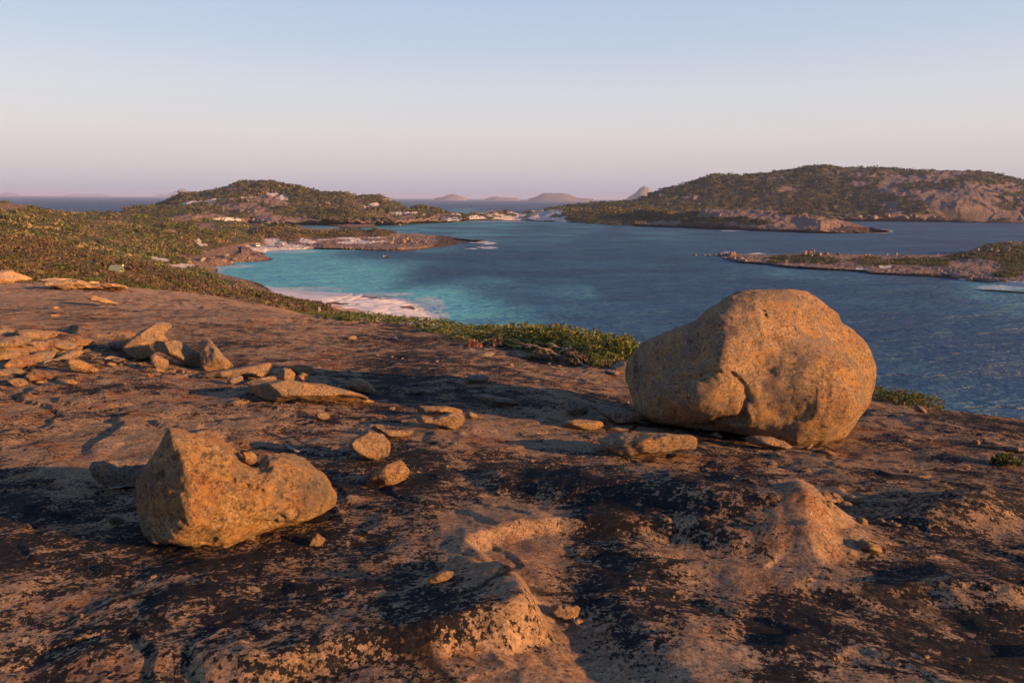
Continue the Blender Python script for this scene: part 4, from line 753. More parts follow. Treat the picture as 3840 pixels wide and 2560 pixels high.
ST += [(CB((598, 600), (615, 535), (700, 515), (785, 512), (785, 545), (720, 585), (640, 605)), M_WARM, 50, 'flat sunlit stone lying on the dark slab at the bottom middle', dict(amp=.08)),
       (CB((1425, 770), (1470, 748), (1560, 752), (1650, 752), (1670, 775), (1640, 830), (1560, 855), (1480, 835)), M_STONE, 56, 'rough brown stone in the gully at the bottom middle', dict(amp=.09)),
       (CB((1595, 870), (1630, 840), (1672, 858), (1655, 890), (1610, 890)), M_STONE, 30, 'little stone beside the rough brown stone in the gully', {}),
       (sc_([(720, 150), (760, 135), (840, 140), (862, 170), (820, 195), (750, 195)], 0, 1860, 1.8375), M_GREY, 40, 'dark mossy lump left of the orange wedge boulder', {}),
       (C5((0, 715), (60, 720), (110, 745), (100, 758), (40, 745)), M_GREY, 26, 'thin flake leaning behind the brown wedge stone', {})]
for outl, mt, rs, lab, kw in ST: rock('stone' if rs < 64 else 'boulder', outl, res=int(rs * .82), mat=mt, label=lab, cat='stone' if rs < 64 else 'boulder', facets=6, **kw)
# ------------------------------------------------------------------ small stones
def pebble_mesh(seed, flat):
    import bmesh
    bm = bmesh.new(); bmesh.ops.create_icosphere(bm, subdivisions=3, radius=1); v = np.array([x.co for x in bm.verts]); f = np.array([[q.index for q in p.verts] for p in bm.faces]); bm.free()
    r = np.random.default_rng(seed); d = 1 + .28 * fbm(v * 1.3 + seed, 3, seed) + .10 * fbm(v * 4 + seed, 3, seed + 1); v = v * d[:, None]
    for _ in range(5):
        n = r.normal(size=3); n /= np.linalg.norm(n); o = r.uniform(.5, .8); s = v @ n; v = v - np.maximum(s - o, 0)[:, None] * n * .9
    v *= np.array([1, r.uniform(.6, .9), flat]); v[:, 2] -= v[:, 2].min() * .72; return mesh_np('stone', v, f, True)
PEB = {(m.name, k): None for m in (M_STONE, M_WARM, M_GREY, M_RED) for k in range(6)}
for (mn, k) in list(PEB):
    PEB[(mn, k)] = pebble_mesh(400 + k * 3 + len(mn), (.5, .35, .62, .28, .75, .42)[k]); PEB[(mn, k)].materials.append(bpy.data.materials[mn])
def pebble(u, v, wpx, label, group, mats=(M_STONE, M_WARM, M_GREY), kinds=(0, 1, 2, 3, 4, 5), r=random):
    g = hit(u, v); s = wpx / FPX * np.linalg.norm(g - CP) / 2
    o = bpy.data.objects.new('stone', PEB[(r.choice(mats).name, r.choice(kinds))]); COL.objects.link(o); o.location = g - np.array([0, 0, .06 * s]); o.scale = (s, s * r.uniform(.8, 1.1), s * r.uniform(.8, 1.2)); o.rotation_euler = (r.uniform(-.15, .15), r.uniform(-.15, .15), r.uniform(0, 6.28))
    tag(o, label, 'stone', group)
rp = random.Random(5)
for (u, v, wp) in ((20, 1335, 130), (85, 1368, 110), (160, 1350, 120), (235, 1305, 110), (40, 1290, 130), (115, 1265, 110), (200, 1258, 90), (30, 1405, 100), (125, 1418, 80), (265, 1338, 90), (60, 1440, 70), (300, 1288, 80), (10, 1255, 90)):
    pebble(u, v, wp, 'thin flat plate of rock flaking off the shelf at the left edge', 'rock plates on the shelf at the left edge', (M_STONE, M_WARM), (3,), rp)
for k in range(70):
    t_ = rp.random(); x = 110 + 800 * t_ + rp.gauss(0, 60); y = 250 + 280 * t_ + rp.gauss(0, 55)
    pebble(3050 + x / 2.9875, 1780 + y / 2.9875, (wq := rp.choice((13, 16, 20, 24, 32, 42, 54))), ('larger' if wq > 30 else 'tiny') + (' broken stone at the upper end' if t_ < .35 else ' broken stone in the middle' if t_ < .7 else ' broken stone at the lower end') + ' of the scree right of the sunlit ridge', 'scree stones right of the sunlit ridge', (M_STONE, M_STONE, M_WARM), (1, 5, 0, 2), rp)
for k in range(70):
    x = rp.uniform(640, 1330); y = 500 + (x - 640) * .17 + rp.uniform(-30, 60)
    pebble(x / 1.8375, 1050 + y / 1.8375, rp.choice((6, 8, 10, 13, 18, 24)), 'thin rock flake on the ground around the beaked rock', 'rock flakes around the beaked rock', (M_STONE, M_WARM), (1, 3), rp)
for k in range(26):
    pebble(rp.uniform(2110, 2420), rp.uniform(1480, 1560), rp.choice((8, 12, 16, 24)), 'small flat stone on the ground left of the huge boulder', 'small stones left of the huge boulder', (M_STONE, M_WARM), (1, 3, 5), rp)
for (a, b, c, d, n, lab, grp) in ((0, 1250, 1380, 1500, 26, 'small stone scattered on the left slope below the ridge', 'stones on the left slope'), (1400, 2300, 1330, 1460, 26, 'small stone on the dark bank below the bushes', 'stones below the bushes'),
                                  (900, 2250, 1560, 1800, 22, 'small stone on the middle of the slope between the boulders', 'stones between the boulders'), (2700, 3800, 1640, 1800, 18, 'small stone below and right of the huge boulder', 'stones right of the huge boulder'),
                                  (100, 1900, 2050, 2500, 16, 'pebble on the streaked rock at the bottom left', 'pebbles at the bottom left'), (2200, 3800, 2150, 2520, 18, 'pebble on the lichen blackened rock at the bottom right', 'pebbles at the bottom right')):
    for k in range(n): pebble(rp.uniform(a, b), rp.uniform(c, d), rp.choice((7, 9, 12, 16, 22)), lab, grp, (M_STONE, M_WARM, M_STONE), (0, 1, 3, 5), rp)
for (u, v, wp, k, mt, lab) in ((3660, 1665, 30, 0, M_STONE, 'small squat stone left of the dark sheet of rock at the right edge'), (3430, 1868, 26, 0, M_STONE, 'single pale stone right of the scree'), (3260, 2058, 84, 1, M_WARM, 'flat reddish slab of stone below the scree'), (1470, 1536, 34, 1, M_WARM, 'thin orange chip in the open between slab and stacked stones'),
                               (2890, 1738, 44, 3, M_STONE, 'flat oval stone on the dark rock below the huge boulder'), (2756, 1798, 18, 2, M_WARM, 'tiny upright stone on the dark mound'), (1320, 1272, 40, 1, M_WARM, 'orange stone by the bleached twigs on the upper slope'), (1815, 1335, 70, 1, M_GREY, 'pale flat stone in front of the bushes'), (112, 1478, 12, 4, M_GREY, 'tiny whitish pebble on the lower left slope'),
                               (2300, 1400, 60, 1, M_GREY, 'pale flat stone close to the left of the huge boulder'), (2335, 1390, 74, 0, M_GREY, 'pale rounded stone touching the bushes left of the huge boulder')):
    pebble(u, v, wp, lab, None, (mt,), (k,), rp)
# ------------------------------------------------------------------ vegetation
def leaf_mat(name, rough=.7):
    t = NT(name); a = t.attr('tint', 'Color'); oi = t.n('ObjectInfo').outputs['Random']; hsv = t.n('HueSaturation')
    t.l(a, hsv.inputs['Color']); t.l(t.math('ADD', .485, t.math('MULTIPLY', oi, .03)), hsv.inputs['Hue']); t.l(t.math('ADD', .8, t.math('MULTIPLY', oi, .4)), hsv.inputs['Value'])
    t.done(hsv.outputs[0], rough, .2); tr = t.n('BsdfTranslucent'); t.l(hsv.outputs[0], tr.inputs[0]); mx = t.n('MixShader'); mx.inputs[0].default_value = .22
    t.l(t.b.outputs[0], mx.inputs[1]); t.l(tr.outputs[0], mx.inputs[2]); t.l(mx.outputs[0], t.out.inputs['Surface']); return t.m
M_LEAF = leaf_mat('leaves'); M_TWIG = plain('grey_twig', (.26, .21, .18), .9, .1, .3, 20); M_WOOD = plain('bleached_wood', (.23, .195, .17), .85, .2, .2, 30)
def quads(c, ax, up, L, W):                        # leaf quads at c, axis ax, width axis up
    v = np.stack([c - ax * L * .1 - up * W * .3, c + ax * L * .45 - up * W, c + ax * L, c + ax * L * .45 + up * W], 1); return v.reshape(-1, 3)
def rvec(n, r): q = r.normal(size=(n, 3)); return q / np.linalg.norm(q, axis=1, keepdims=True)
def cloud(n, r, h, leaf, rng, cols, lump=.35, upb=.5):
    d = rvec(n, rng); d[:, 2] = np.abs(d[:, 2]) * 1.0; k = 1 + lump * fbm(d * 2.2 + rng.uniform(0, 50), 3, int(rng.integers(1000)))
    p = d * (k * (1 - .35 * rng.random(n) ** 2))[:, None] * np.array([r, r, h]); p[:, 2] *= .96
    nn = d * .85 + rvec(n, rng) * .55; nn[:, 2] += .15 * upb; nn /= np.linalg.norm(nn, axis=1, keepdims=True); ax = np.cross(nn, rvec(n, rng)); ax[:, 2] = np.abs(ax[:, 2]); ax /= np.linalg.norm(ax, axis=1, keepdims=True) + 1e-9; up = np.cross(nn, ax); up /= np.linalg.norm(up, axis=1, keepdims=True) + 1e-9
    s = leaf * rng.uniform(.6, 1.4, n)[:, None]; v = quads(p, ax, up, s, s * .42)
    c = np.array(cols)[rng.choice(len(cols), n)] * rng.uniform(.85, 1.15, (n, 1)); return v, np.repeat(c, 4, 0)
OLIVE = [(.075, .085, .026), (.10, .10, .034), (.058, .07, .024), (.12, .10, .045)]
TAN = [(.22, .16, .08), (.26, .19, .105), (.10, .095, .038), (.30, .23, .14), (.08, .08, .03)]
BROWN = [(.15, .105, .065), (.19, .135, .09), (.11, .085, .05), (.09, .08, .04)]
BRIGHT = [(.085, .10, .028), (.105, .115, .032), (.07, .085, .026)]
RUST = [(.18, .09, .04), (.2, .11, .05), (.10, .09, .04)]
DARK = [(.045, .055, .022), (.06, .065, .026), (.08, .075, .035), (.052, .05, .024)]
OLIVE = [(.095, .09, .03), (.12, .105, .04), (.075, .075, .026), (.14, .11, .05)]
TAN = [(.19, .14, .065), (.215, .155, .075), (.13, .105, .042), (.25, .18, .095), (.11, .09, .036)]
PAL = [OLIVE, TAN, BROWN, BRIGHT, RUST]
def sample_land(name, n, rng, size, vmin=None, veg_only=True):
    V, F, mask, u, v = LANDS[name]; uu_, vv_ = u[F], v[F]
    a = np.abs((uu_[:, 2] - uu_[:, 0]) * (vv_[:, 3] - vv_[:, 1]) - (uu_[:, 3] - uu_[:, 1]) * (vv_[:, 2] - vv_[:, 0])) * .5
    p = V[F].mean(1); a = np.maximum(a, 6 * sstep(.2, 1, a)) * (mask[F][:, :, 1].mean(1) > .5) * (p[:, 2] > .8)
    u_ = uu_.mean(1); a = a * ((u_ > -500) & (u_ < 4350)); k = rng.choice(len(F), n, p=a / a.sum()); w4 = rng.dirichlet((1, 1, 1, 1), n); return (V[F[k]] * w4[..., None]).sum(1)
def scrub(name, label, pts, sizes, nq, pal, rng, hr=.62, parent_mat=M_LEAF):
    vs_, cs = [], []
    var = [[cloud(nq, 1, hr, .42, rng, pl, .4) for _ in range(5)] for pl in pal]
    pts = np.asarray(pts); lam_ = max(9.0, float(np.median(pts[:, 1])) * .07); sel_ = np.clip(((fbm(pts[:, :2] / lam_, 3, 301) * 1.5 + 1) / 2 * len(pal) + rng.normal(0, .45, len(pts))).astype(int), 0, len(pal) - 1); sizes = sizes * (1 + .45 * fbm(pts[:, :2] / lam_, 2, 305))
    for k, p, s in zip(sel_, pts, sizes):
        v, c = var[k][rng.integers(5)]; a = rng.uniform(0, 6.28); ca, sa = math.cos(a), math.sin(a)
        q = np.stack([v[:, 0] * ca - v[:, 1] * sa, v[:, 0] * sa + v[:, 1] * ca, v[:, 2] * rng.uniform(.75, 1.25)], 1) * s + p - np.array([0, 0, .12 * s]); vs_.append(q); cs.append(c * rng.uniform(.85, 1.15))
    V = np.concatenate(vs_); o = link(name, mesh_np(name, V, np.arange(len(V)).reshape(-1, 4), False, {'tint': np.concatenate(cs)}), M_LEAF); tag(o, label, kind='stuff'); return o
rg = np.random.default_rng(88)
for nm, lab, n, k, nq, pal in (('left_headland', 'dark scrub covering the left headland hill', 5200, .0034, 16, [DARK, OLIVE, DARK, BROWN]), ('rock_spit', 'scrub on the dunes of the rock spit', 1600, .0034, 18, [OLIVE, DARK, OLIVE, BROWN]),
                              ('dune_isthmus', 'dark scrub on the white dunes', 1300, .0034, 16, [DARK, OLIVE]), ('right_headland', 'scrub on the smooth granite headland', 1200, .0030, 16, [DARK, OLIVE]),
                              ('right_hill', 'dark scrub covering the big right hill', 7500, .0034, 14, [[tuple(x * .72 for x in q) for q in DARK], [tuple(x * .85 for x in q) for q in DARK], DARK]), ('right_island', 'low green scrub on the right island', 2400, .0028, 16, [DARK, BRIGHT, OLIVE, BROWN])):
    P = sample_land(nm, n, rg, k); scrub('scrub', lab, P, P[:, 1] * k * rg.uniform(.5, 1.5, n), nq, pal, rg, .55)
# heath on the left hillside: the nearest shrubs singly, the rest as one cover
n = 9000; P = sample_land('heath_hillside', n, rg, 0); P[:, 2] = HH(P[:, 0], P[:, 1]); S = P[:, 1] * .0056 * np.clip(1.15 - P[:, 1] / 700, .6, 1) * rg.uniform(.6, 1.5, n); S = np.maximum(S, .4)
pu, pv_ = proj(P); vis = (P[:, 1] < 150) & (pu > -60) & (pu < 1300) & (P[:, 1] > 52)
order = np.argsort(np.where(vis, -S / P[:, 1] * FPX * np.where(P[:, 1] < 110, 1.4, 1), 0)); sel = order[:290]; rest = np.setdiff1d(np.arange(n), sel); rest = rest[(pu[rest] > -450)]
def kind_of(p, nn):
    return nn
far = P[rest]; frs = S[rest]; isn = far[:, 1] < 160
scrub('heath_scrub', 'olive and tan heath scrub over the near hillside', far[isn], frs[isn], 44, [TAN, OLIVE, TAN, BROWN, OLIVE, BRIGHT], rg)
scrub('heath_scrub', 'olive green heath scrub over the farther hillside', far[~isn], frs[~isn], 34, [OLIVE, OLIVE, BROWN, BRIGHT, DARK, TAN], rg)
HL = [('olive green heath shrub on the slope behind the ridge slabs', 'olive heath shrubs behind the ridge'), ('tan flowering heath shrub on the slope behind the ridge slabs', 'tan heath shrubs behind the ridge'), ('dry brown heath shrub on the slope behind the ridge slabs', 'brown heath shrubs behind the ridge'),
      ('bright green heath shrub on the slope behind the ridge slabs', 'bright green heath shrubs behind the ridge'), ('rusty red heath shrub on the slope behind the ridge slabs', 'rusty heath shrubs behind the ridge')]
def join(parts):
    V, F, o = [], [], 0
    for v, f in parts: V.append(v); F.append(f + o); o += len(v)
    return np.concatenate(V), np.concatenate(F)
def twigs(n, r, h, rng, rad=.02, base_r=.15):
    ps = []
    for _ in range(n):
        d = rvec(1, rng)[0]; d[2] = abs(d[2]) + .25; d /= np.linalg.norm(d); L = rng.uniform(.7, 1.02); t = np.linspace(0, 1, 5)[:, None]
        p = d * np.array([r, r, h]) * L * t + rng.normal(size=(5, 3)) * .05 * r * t; p[:, :2] += rng.normal(size=2) * base_r * r * .3; ps.append(tube(p, rad, rad * .3, 4))
    return join(ps)
protos = []
for k, pl in enumerate(PAL):
    for j in range(2):
        v, c = cloud(230, 1, .62, .2, rg, pl, .4); me = mesh_np('foliage', v, np.arange(len(v)).reshape(-1, 4), False, {'tint': c}); me.materials.append(M_LEAF)
        tv, tf = twigs(7, .85, .5, rg, .03); tm = mesh_np('stem', tv, tf); tm.materials.append(M_TWIG); protos.append((me, tm))
wts = np.array([.3, .36, .16, .13, .05])
for i in sel:
    k = 4 if rg.random() < .03 else int(np.clip((fbm(P[i][None, :2] / 9, 3, 301)[0] * 1.5 + 1) / 2 * 4 + rg.normal(0, .5), 0, 3)); me, tm = protos[2 * k + int(rg.integers(2))]; p = P[i]; s = S[i]
    e = bpy.data.objects.new('heath_shrub', None); COL.objects.link(e); e.location = (p[0], p[1], p[2] - .1 * s); e.rotation_euler = (0, 0, rg.uniform(0, 6.28)); e.scale = (s, s, s * rg.uniform(.8, 1.3)); zn = 'behind the broad left edge slab' if pu[i] < 140 else 'behind the long overhanging ridge slab' if pu[i] < 400 else 'near the green roofed hut' if pu[i] < 560 else 'on the slope between the hut and the cove' if pu[i] < 850 else 'above the near cove beach'; sz = 'larger' if s > .7 else 'smaller'; kd = ('olive green', 'tan flowering', 'dry brown', 'bright green', 'rusty red')[k]; tag(e, f'{sz} {kd} heath shrub {zn}', 'shrub', f'{sz} {kd} shrubs {zn}')
    for nm, m_ in (('foliage', me), ('stem', tm)): o = bpy.data.objects.new(nm, m_); COL.objects.link(o); o.parent = e
# bushes at the edge of the slope
COAST = [(.17, .18, .036), (.20, .20, .046), (.13, .15, .03), (.24, .215, .06), (.10, .12, .03)]
def rosettes(n, r, h, leaf, rng, cols):
    d = rvec(n, rng); d[:, 2] = np.abs(d[:, 2]); k = 1 + .35 * fbm(d * 2.4 + rng.uniform(0, 60), 3, int(rng.integers(999))); p = d * (k * (1 - .3 * rng.random(n) ** 1.5))[:, None] * np.array([r, r, h])
    main = d * .6 + rvec(n, rng) * .35; main[:, 2] += .75; main /= np.linalg.norm(main, axis=1, keepdims=True); vs_, cs = [], []; cc = np.array(cols)[rng.choice(len(cols), n)] * rng.uniform(.75, 1.25, (n, 1))
    for j in range(7):
        q = np.cross(main, rvec(n, rng)); q /= np.linalg.norm(q, axis=1, keepdims=True) + 1e-9; ax = main * rng.uniform(.35, 1.2, (n, 1)) + q * .8; ax /= np.linalg.norm(ax, axis=1, keepdims=True); up = np.cross(ax, q + .3 * rvec(n, rng)); up /= np.linalg.norm(up, axis=1, keepdims=True) + 1e-9
        s = leaf * rng.uniform(.7, 1.3, (n, 1)); vs_.append(quads(p, ax, up, s, s * .22)); cs.append(np.repeat(cc, 4, 0))
    return np.concatenate(vs_), np.concatenate(cs)
BV = []
for j in range(6):
    v, c = rosettes(520, 1, .62, .085, rg, COAST); me = mesh_np('foliage', v, np.arange(len(v)).reshape(-1, 4), False, {'tint': c}); me.materials.append(M_LEAF)
    tv, tf = twigs(34, .95, .6, rg, .014); tm = mesh_np('branches', tv, tf); tm.materials.append(M_TWIG); BV.append((me, tm))
def crest(u, v0=1300.):
    Y = np.linspace(6, 34, 150); q = at(np.full(150, float(u)), np.full(150, v0), Y); z = H(q[:, 0], Y); k = np.argmax((z - CAM_Z) / Y); return Y[k]
BUSH = [(1480, 1.0, 1216, .8, 'leftmost low bush of the hedge along the slope edge'), (1560, 1.0, 1212, .9, 'second low bush from the left in the hedge along the slope edge'), (1640, 1.0, 1214, .9, 'bush at the back left of the hedge above the cove'), (1735, 1.05, 1222, .85, 'bush behind the gap of bare twigs'),
        (1690, .92, 1236, .8, 'bush standing forward at the left end onto bare rock'), (1790, .91, 1246, .75, 'low bush with bare twigs at its foot'), (1890, .92, 1250, .7, 'small bush left of the fallen grey branches'), (1850, 1.05, 1215, .85, 'rounded bush in the middle of the hedge'),
        (1945, 1.03, 1212, .85, 'tall bush right of the hedge middle against the sea'), (2040, 1.03, 1216, .82, 'tall bush above the fallen grey branches'), (2125, 1.03, 1228, .8, 'third bush from the huge boulder in the hedge'), (2215, 1.03, 1244, .78, 'second full bush from the huge boulder'), (2305, 1.02, 1262, .7, 'full bush next to the huge boulder'), (2390, 1.0, 1282, .62, 'bush partly hidden by the left side of the huge boulder'),
        (2080, .94, 1290, .42, 'low sprawling bush in front of the tall bushes'), (2270, .94, 1315, .36, 'little bush at the foot of the hedge near the huge boulder'),
        (3310, 1.0, 1488, .26, 'small green bush on the cliff edge right of the huge boulder'), (3400, 1.0, 1494, .28, 'middle small bush on the cliff edge'), (3490, 1.0, 1512, .24, 'rightmost small bush on the cliff edge'), (1180, 1.0, 1178, .8, 'bush at the rim of the slope below the sign'), (1290, 1.0, 1190, .8, 'low bush on the slope rim above the cove beach'), (1380, 1.0, 1204, .8, 'small bush on the rim left of the hedge')]
for i, (u, ky, vt, s, lab) in enumerate(BUSH):
    Y = crest(u) * ky; q = at(float(u), 1300., Y); z = float(H(np.array([q[0]]), np.array([Y]))[0]); me, tm = BV[i % 6]; hs_ = max(.22, float(at(float(u), float(vt), Y)[2]) - z + .06) / .66
    e = bpy.data.objects.new('coastal_bush', None); COL.objects.link(e); e.location = (q[0], Y, z - .06); e.rotation_euler = (0, 0, rg.uniform(0, 6.28)); e.scale = (s, s, hs_); tag(e, lab, 'bush', 'bushes along the slope edge')
    for nm, m_ in (('foliage', me), ('branches', tm)): o = bpy.data.objects.new(nm, m_); COL.objects.link(o); o.parent = e
def branchlet(name, label, pts, r0, seed, mat=M_WOOD, forks=5, lift=.02, cat='branch', fl=.35, group=None):
    rng = np.random.default_rng(seed); g = np.array([hit(u, v) for u, v in pts]); ym = g[0, 1] * 1.25
    for k_, (u, v) in enumerate(pts):
        if g[k_, 1] > ym: g[k_] = at(float(u), float(v), g[0, 1] * 1.08); g[k_, 2] = max(g[k_, 2], float(H(g[k_, :1], g[k_, 1:2])[0]))
    g[:, 2] += lift + rng.uniform(0, lift, len(g)); t = np.linspace(0, len(g) - 1, len(g) * 4)
    c = np.stack([np.interp(t, np.arange(len(g)), g[:, k]) for k in range(3)], 1); L = np.linalg.norm(g[-1] - g[0]); c += rng.normal(size=c.shape) * .015 * L; ps = [tube(c, r0, r0 * .35)]
    for _ in range(forks):
        i = rng.integers(1, len(c) - 2); d = (c[i + 1] - c[i - 1]); d /= np.linalg.norm(d); d = d + rng.normal(size=3) * .55; d[2] = abs(d[2]) * .5; tt = np.linspace(0, 1, 5)[:, None]; b = c[i] + d * L * fl * rng.uniform(.5, 1) * tt + rng.normal(size=(5, 3)) * .02 * L * tt; ps.append(tube(b, r0 * .6, r0 * .15))
    v, f = join(ps); o = link(name, mesh_np(name, v - g[0], f), mat, loc=tuple(g[0])); tag(o, label, cat, group)
branchlet('dead_branch', 'pale dead branch lying at the foot of the hedge nearest the huge boulder', [(2240, 1372), (2190, 1335), (2120, 1318), (2060, 1295)], .009, 1, mat=M_TWIG, forks=8, lift=.03)
branchlet('dead_branch', 'longest pale dead branch sprawling below the tall bushes', [(2200, 1382), (2130, 1352), (2050, 1322), (1980, 1290)], .009, 2, mat=M_TWIG, forks=8, lift=.03)
branchlet('dead_branch', 'tangle of grey dead twigs in the left bush', [(1790, 1300), (1810, 1280), (1850, 1262)], .009, 3, mat=M_TWIG, forks=7, lift=.03, fl=.4)
branchlet('dead_branch', 'grey dead twigs beside the low sprawling bush', [(2030, 1330), (2000, 1312), (1950, 1296)], .009, 4, mat=M_TWIG, forks=9, lift=.04, fl=.4)
branchlet('dead_branch', 'brown dead brushwood between the grey branches and the huge boulder', [(2330, 1372), (2280, 1355), (2230, 1340)], .007, 5, mat=M_TWIG, forks=18, lift=.06, fl=.7)
branchlet('driftwood_twig', 'forked bleached twig behind the orange wedge boulder', [(1075, 1690), (1110, 1712), (1165, 1706)], .010, 6, forks=3, lift=.03)
branchlet('driftwood_twig', 'bleached roots under the dark loaf shaped boulder', [(385, 1822), (430, 1850), (470, 1838), (520, 1832)], .009, 7, forks=3, lift=.02)
branchlet('driftwood_twig', 'grey stick among the rock flakes left of the squat block', [(395, 1352), (430, 1350), (470, 1356)], .012, 8, forks=2)
branchlet('driftwood_twig', 'thin pale twigs against the big sunlit wedge', [(160, 1370), (220, 1358), (300, 1345)], .006, 9, forks=5)
branchlet('driftwood_twig', 'curly bleached twig on the upper middle slope', [(1480, 1270), (1500, 1280), (1540, 1283)], .012, 10, forks=3)
branchlet('driftwood_twig', 'thin twig by the rough brown stone in the gully', [(2150, 2320), (2155, 2345), (2190, 2372)], .006, 11, forks=2, lift=.01)
# little plants
def tuft(name, label, u, v, r, h, n, leaf, cols, cat='plant'):
    g = hit(u, v); vv_, c = rosettes(n, r, h, leaf, rg, cols); me = mesh_np('foliage', vv_, np.arange(len(vv_)).reshape(-1, 4), False, {'tint': c}); me.materials.append(M_LEAF)
    tv, tf = twigs(14, r * 1.1, h * 1.5, rg, .004); tm = mesh_np('stem', tv, tf); tm.materials.append(M_TWIG)
    e = bpy.data.objects.new(name, None); COL.objects.link(e); e.location = tuple(g); tag(e, label, cat)
    for nm, m_ in (('foliage', me), ('stem', tm)): o = bpy.data.objects.new(nm, m_); COL.objects.link(o); o.parent = e
tuft('succulent_plant', 'small green plant growing from a crack at the right edge', 3775, 1745, .09, .06, 40, .05, BRIGHT)
tuft('succulent_plant', 'reddish creeping plant below the left bush', 1775, 1300, .16, .1, 70, .05, [(.28, .08, .06), (.2, .1, .05), (.3, .16, .12)])
tuft('succulent_plant', 'pinkish dry plant below the middle of the hedge', 1860, 1298, .16, .12, 70, .05, [(.3, .16, .13), (.24, .12, .09), (.2, .13, .07)])
tuft('succulent_plant', 'low green creeping plant at the foot of the hedge beside the huge boulder', 2250, 1378, .2, .08, 70, .06, [(.13, .15, .03), (.1, .12, .03), (.22, .12, .08)])
tuft('dry_grass_tuft', 'dry brown brush at the right foot of the hedge', 2150, 1365, .28, .16, 130, .06, BROWN)
tuft('dry_grass_tuft', 'dry grey brush beside the huge boulder at the hedge end', 2350, 1385, .24, .14, 110, .05, BROWN)
tuft('dry_grass_tuft', 'dry brown brush in the middle of the fallen branches', 2040, 1345, .3, .14, 130, .06, BROWN)
# ------------------------------------------------------------------ shore boulders
M_SHORE = granite('shore_granite', (.24, .168, .128), (.16, .115, .09), lichen=.32, red=.3, pale=.25, scale=.12, grain=.4)
SHM = [pebble_mesh(700 + k, (.8, .65, .9, .5)[k % 4]) for k in range(8)]
for m_ in SHM: m_.materials.append(M_SHORE)
def land_pt(name, u, v):
    V, F, mask, uu_, vv_ = LANDS[name]; k = np.argsort((uu_ - u) ** 2 + (vv_ - v) ** 2)[:6]; return V[k[np.argmin(V[k, 1])]]
rs = random.Random(12)
def shore(name_land, spots, label, group, flat=1.0):
    for (u, v, wpx) in spots:
        p = land_pt(name_land, u, v); s = wpx / FPX * p[1] / 2; o = bpy.data.objects.new('boulder', rs.choice(SHM)); COL.objects.link(o)
        o.location = (p[0], p[1], max(p[2], -.3) - .2 * s); o.scale = (s, s * rs.uniform(.8, 1.2), s * rs.uniform(.8, 1.3) * flat); o.rotation_euler = (rs.uniform(-.4, .4), rs.uniform(-.4, .4), rs.uniform(0, 6.28)); tag(o, label, 'boulder', group)
def rnd(n, u0, u1, v0, v1, ws, tilt=0.0): return [(lambda u: (u, rs.uniform(v0, v1) + tilt * (u - u0), rs.choice(ws)))(rs.uniform(u0, u1)) for _ in range(n)]
shore('rock_spit', rnd(14, 1462, 1562, 894, 910, (10, 14, 18, 20)) , 'rounded boulder in the cluster on the rock spit', 'boulders clustered on the rock spit')
shore('rock_spit', [(1428, 909, 11)], 'single boulder left of the cluster on the rock spit', None)
shore('rock_spit', rnd(4, 1583, 1605, 904, 909, (6, 8)), 'small block right of the boulder cluster on the rock spit', 'small blocks on the rock spit')
shore('rock_spit', rnd(10, 1250, 1590, 932, 943, (6, 9, 12)), 'broken boulder along the near waterline of the rock spit', 'boulders along the near waterline of the rock spit', .8)
shore('right_island', rnd(22, 2705, 2800, 950, 975, (8, 12, 16, 22), .12), 'jagged boulder piled at the left tip of the right island', 'boulders at the left tip of the right island')
shore('right_island', [(u, 955, s) for u, s in ((2700, 18), (2725, 20), (2745, 24))], 'jagged block on the outermost rocks of the right island', 'outermost blocks of the right island')
shore('right_island', rnd(12, 3010, 3100, 946, 960, (12, 18, 24)), 'boulder on the far rim of the right island left of its middle', 'boulders on the far rim of the right island')
shore('right_island', rnd(16, 2790, 3160, 988, 996, (6, 9, 12), .058), 'small shore boulder along the near waterline of the right island', 'small shore boulders of the right island', .8)
shore('right_island', [(2945, 985, 20), (2943, 978, 14)], 'pale boulder standing up on the near shore of the right island', 'pale boulders on the near shore of the right island')
shore('right_island', rnd(9, 3630, 3770, 1036, 1052, (14, 20, 28), .06), 'boulder beside the small beach of the right island', 'boulders by the small beach of the right island')
shore('right_island', [(3665, 945, 30), (3715, 940, 26), (3735, 943, 20), (3765, 943, 28)], 'boulder in the scrub on the high end of the right island', 'boulders high on the right island')
shore('right_island', rnd(10, 3140, 3560, 952, 958, (6, 9, 14)), 'small boulder on the far rim of the right island right of its middle', 'small boulders on the far rim of the right island')
shore('left_headland', [(1198, 772, 11), (1215, 775, 12), (1222, 763, 12), (1232, 766, 13), (1238, 762, 9)], 'boulder in the upper group on the left headland slope', 'upper boulders of the left headland')
shore('left_headland', [(1278, 789, 7), (1285, 785, 8), (1313, 786, 9), (1318, 790, 8), (1326, 787, 7)], 'small boulder in the lower group on the left headland slope', 'lower boulders of the left headland')
shore('left_headland', [(952, 834, 17), (968, 835, 18), (980, 835, 18)], 'big brown boulder on the far beach', 'big boulders on the far beach')
shore('left_headland', [(1008, 840, 15), (1028, 839, 17), (1062, 838, 15)], 'dark boulder at the waterline right of the camp', 'dark boulders right of the camp')
shore('left_headland', rnd(14, 1150, 1560, 832, 842, (6, 9, 13)), 'boulder along the rocky foot of the left headland', 'boulders along the foot of the left headland')
shore('right_hill', rnd(18, 3190, 3560, 812, 828, (8, 12, 18, 26)), 'boulder fallen at the foot of the big right hill', 'boulders at the foot of the big right hill')
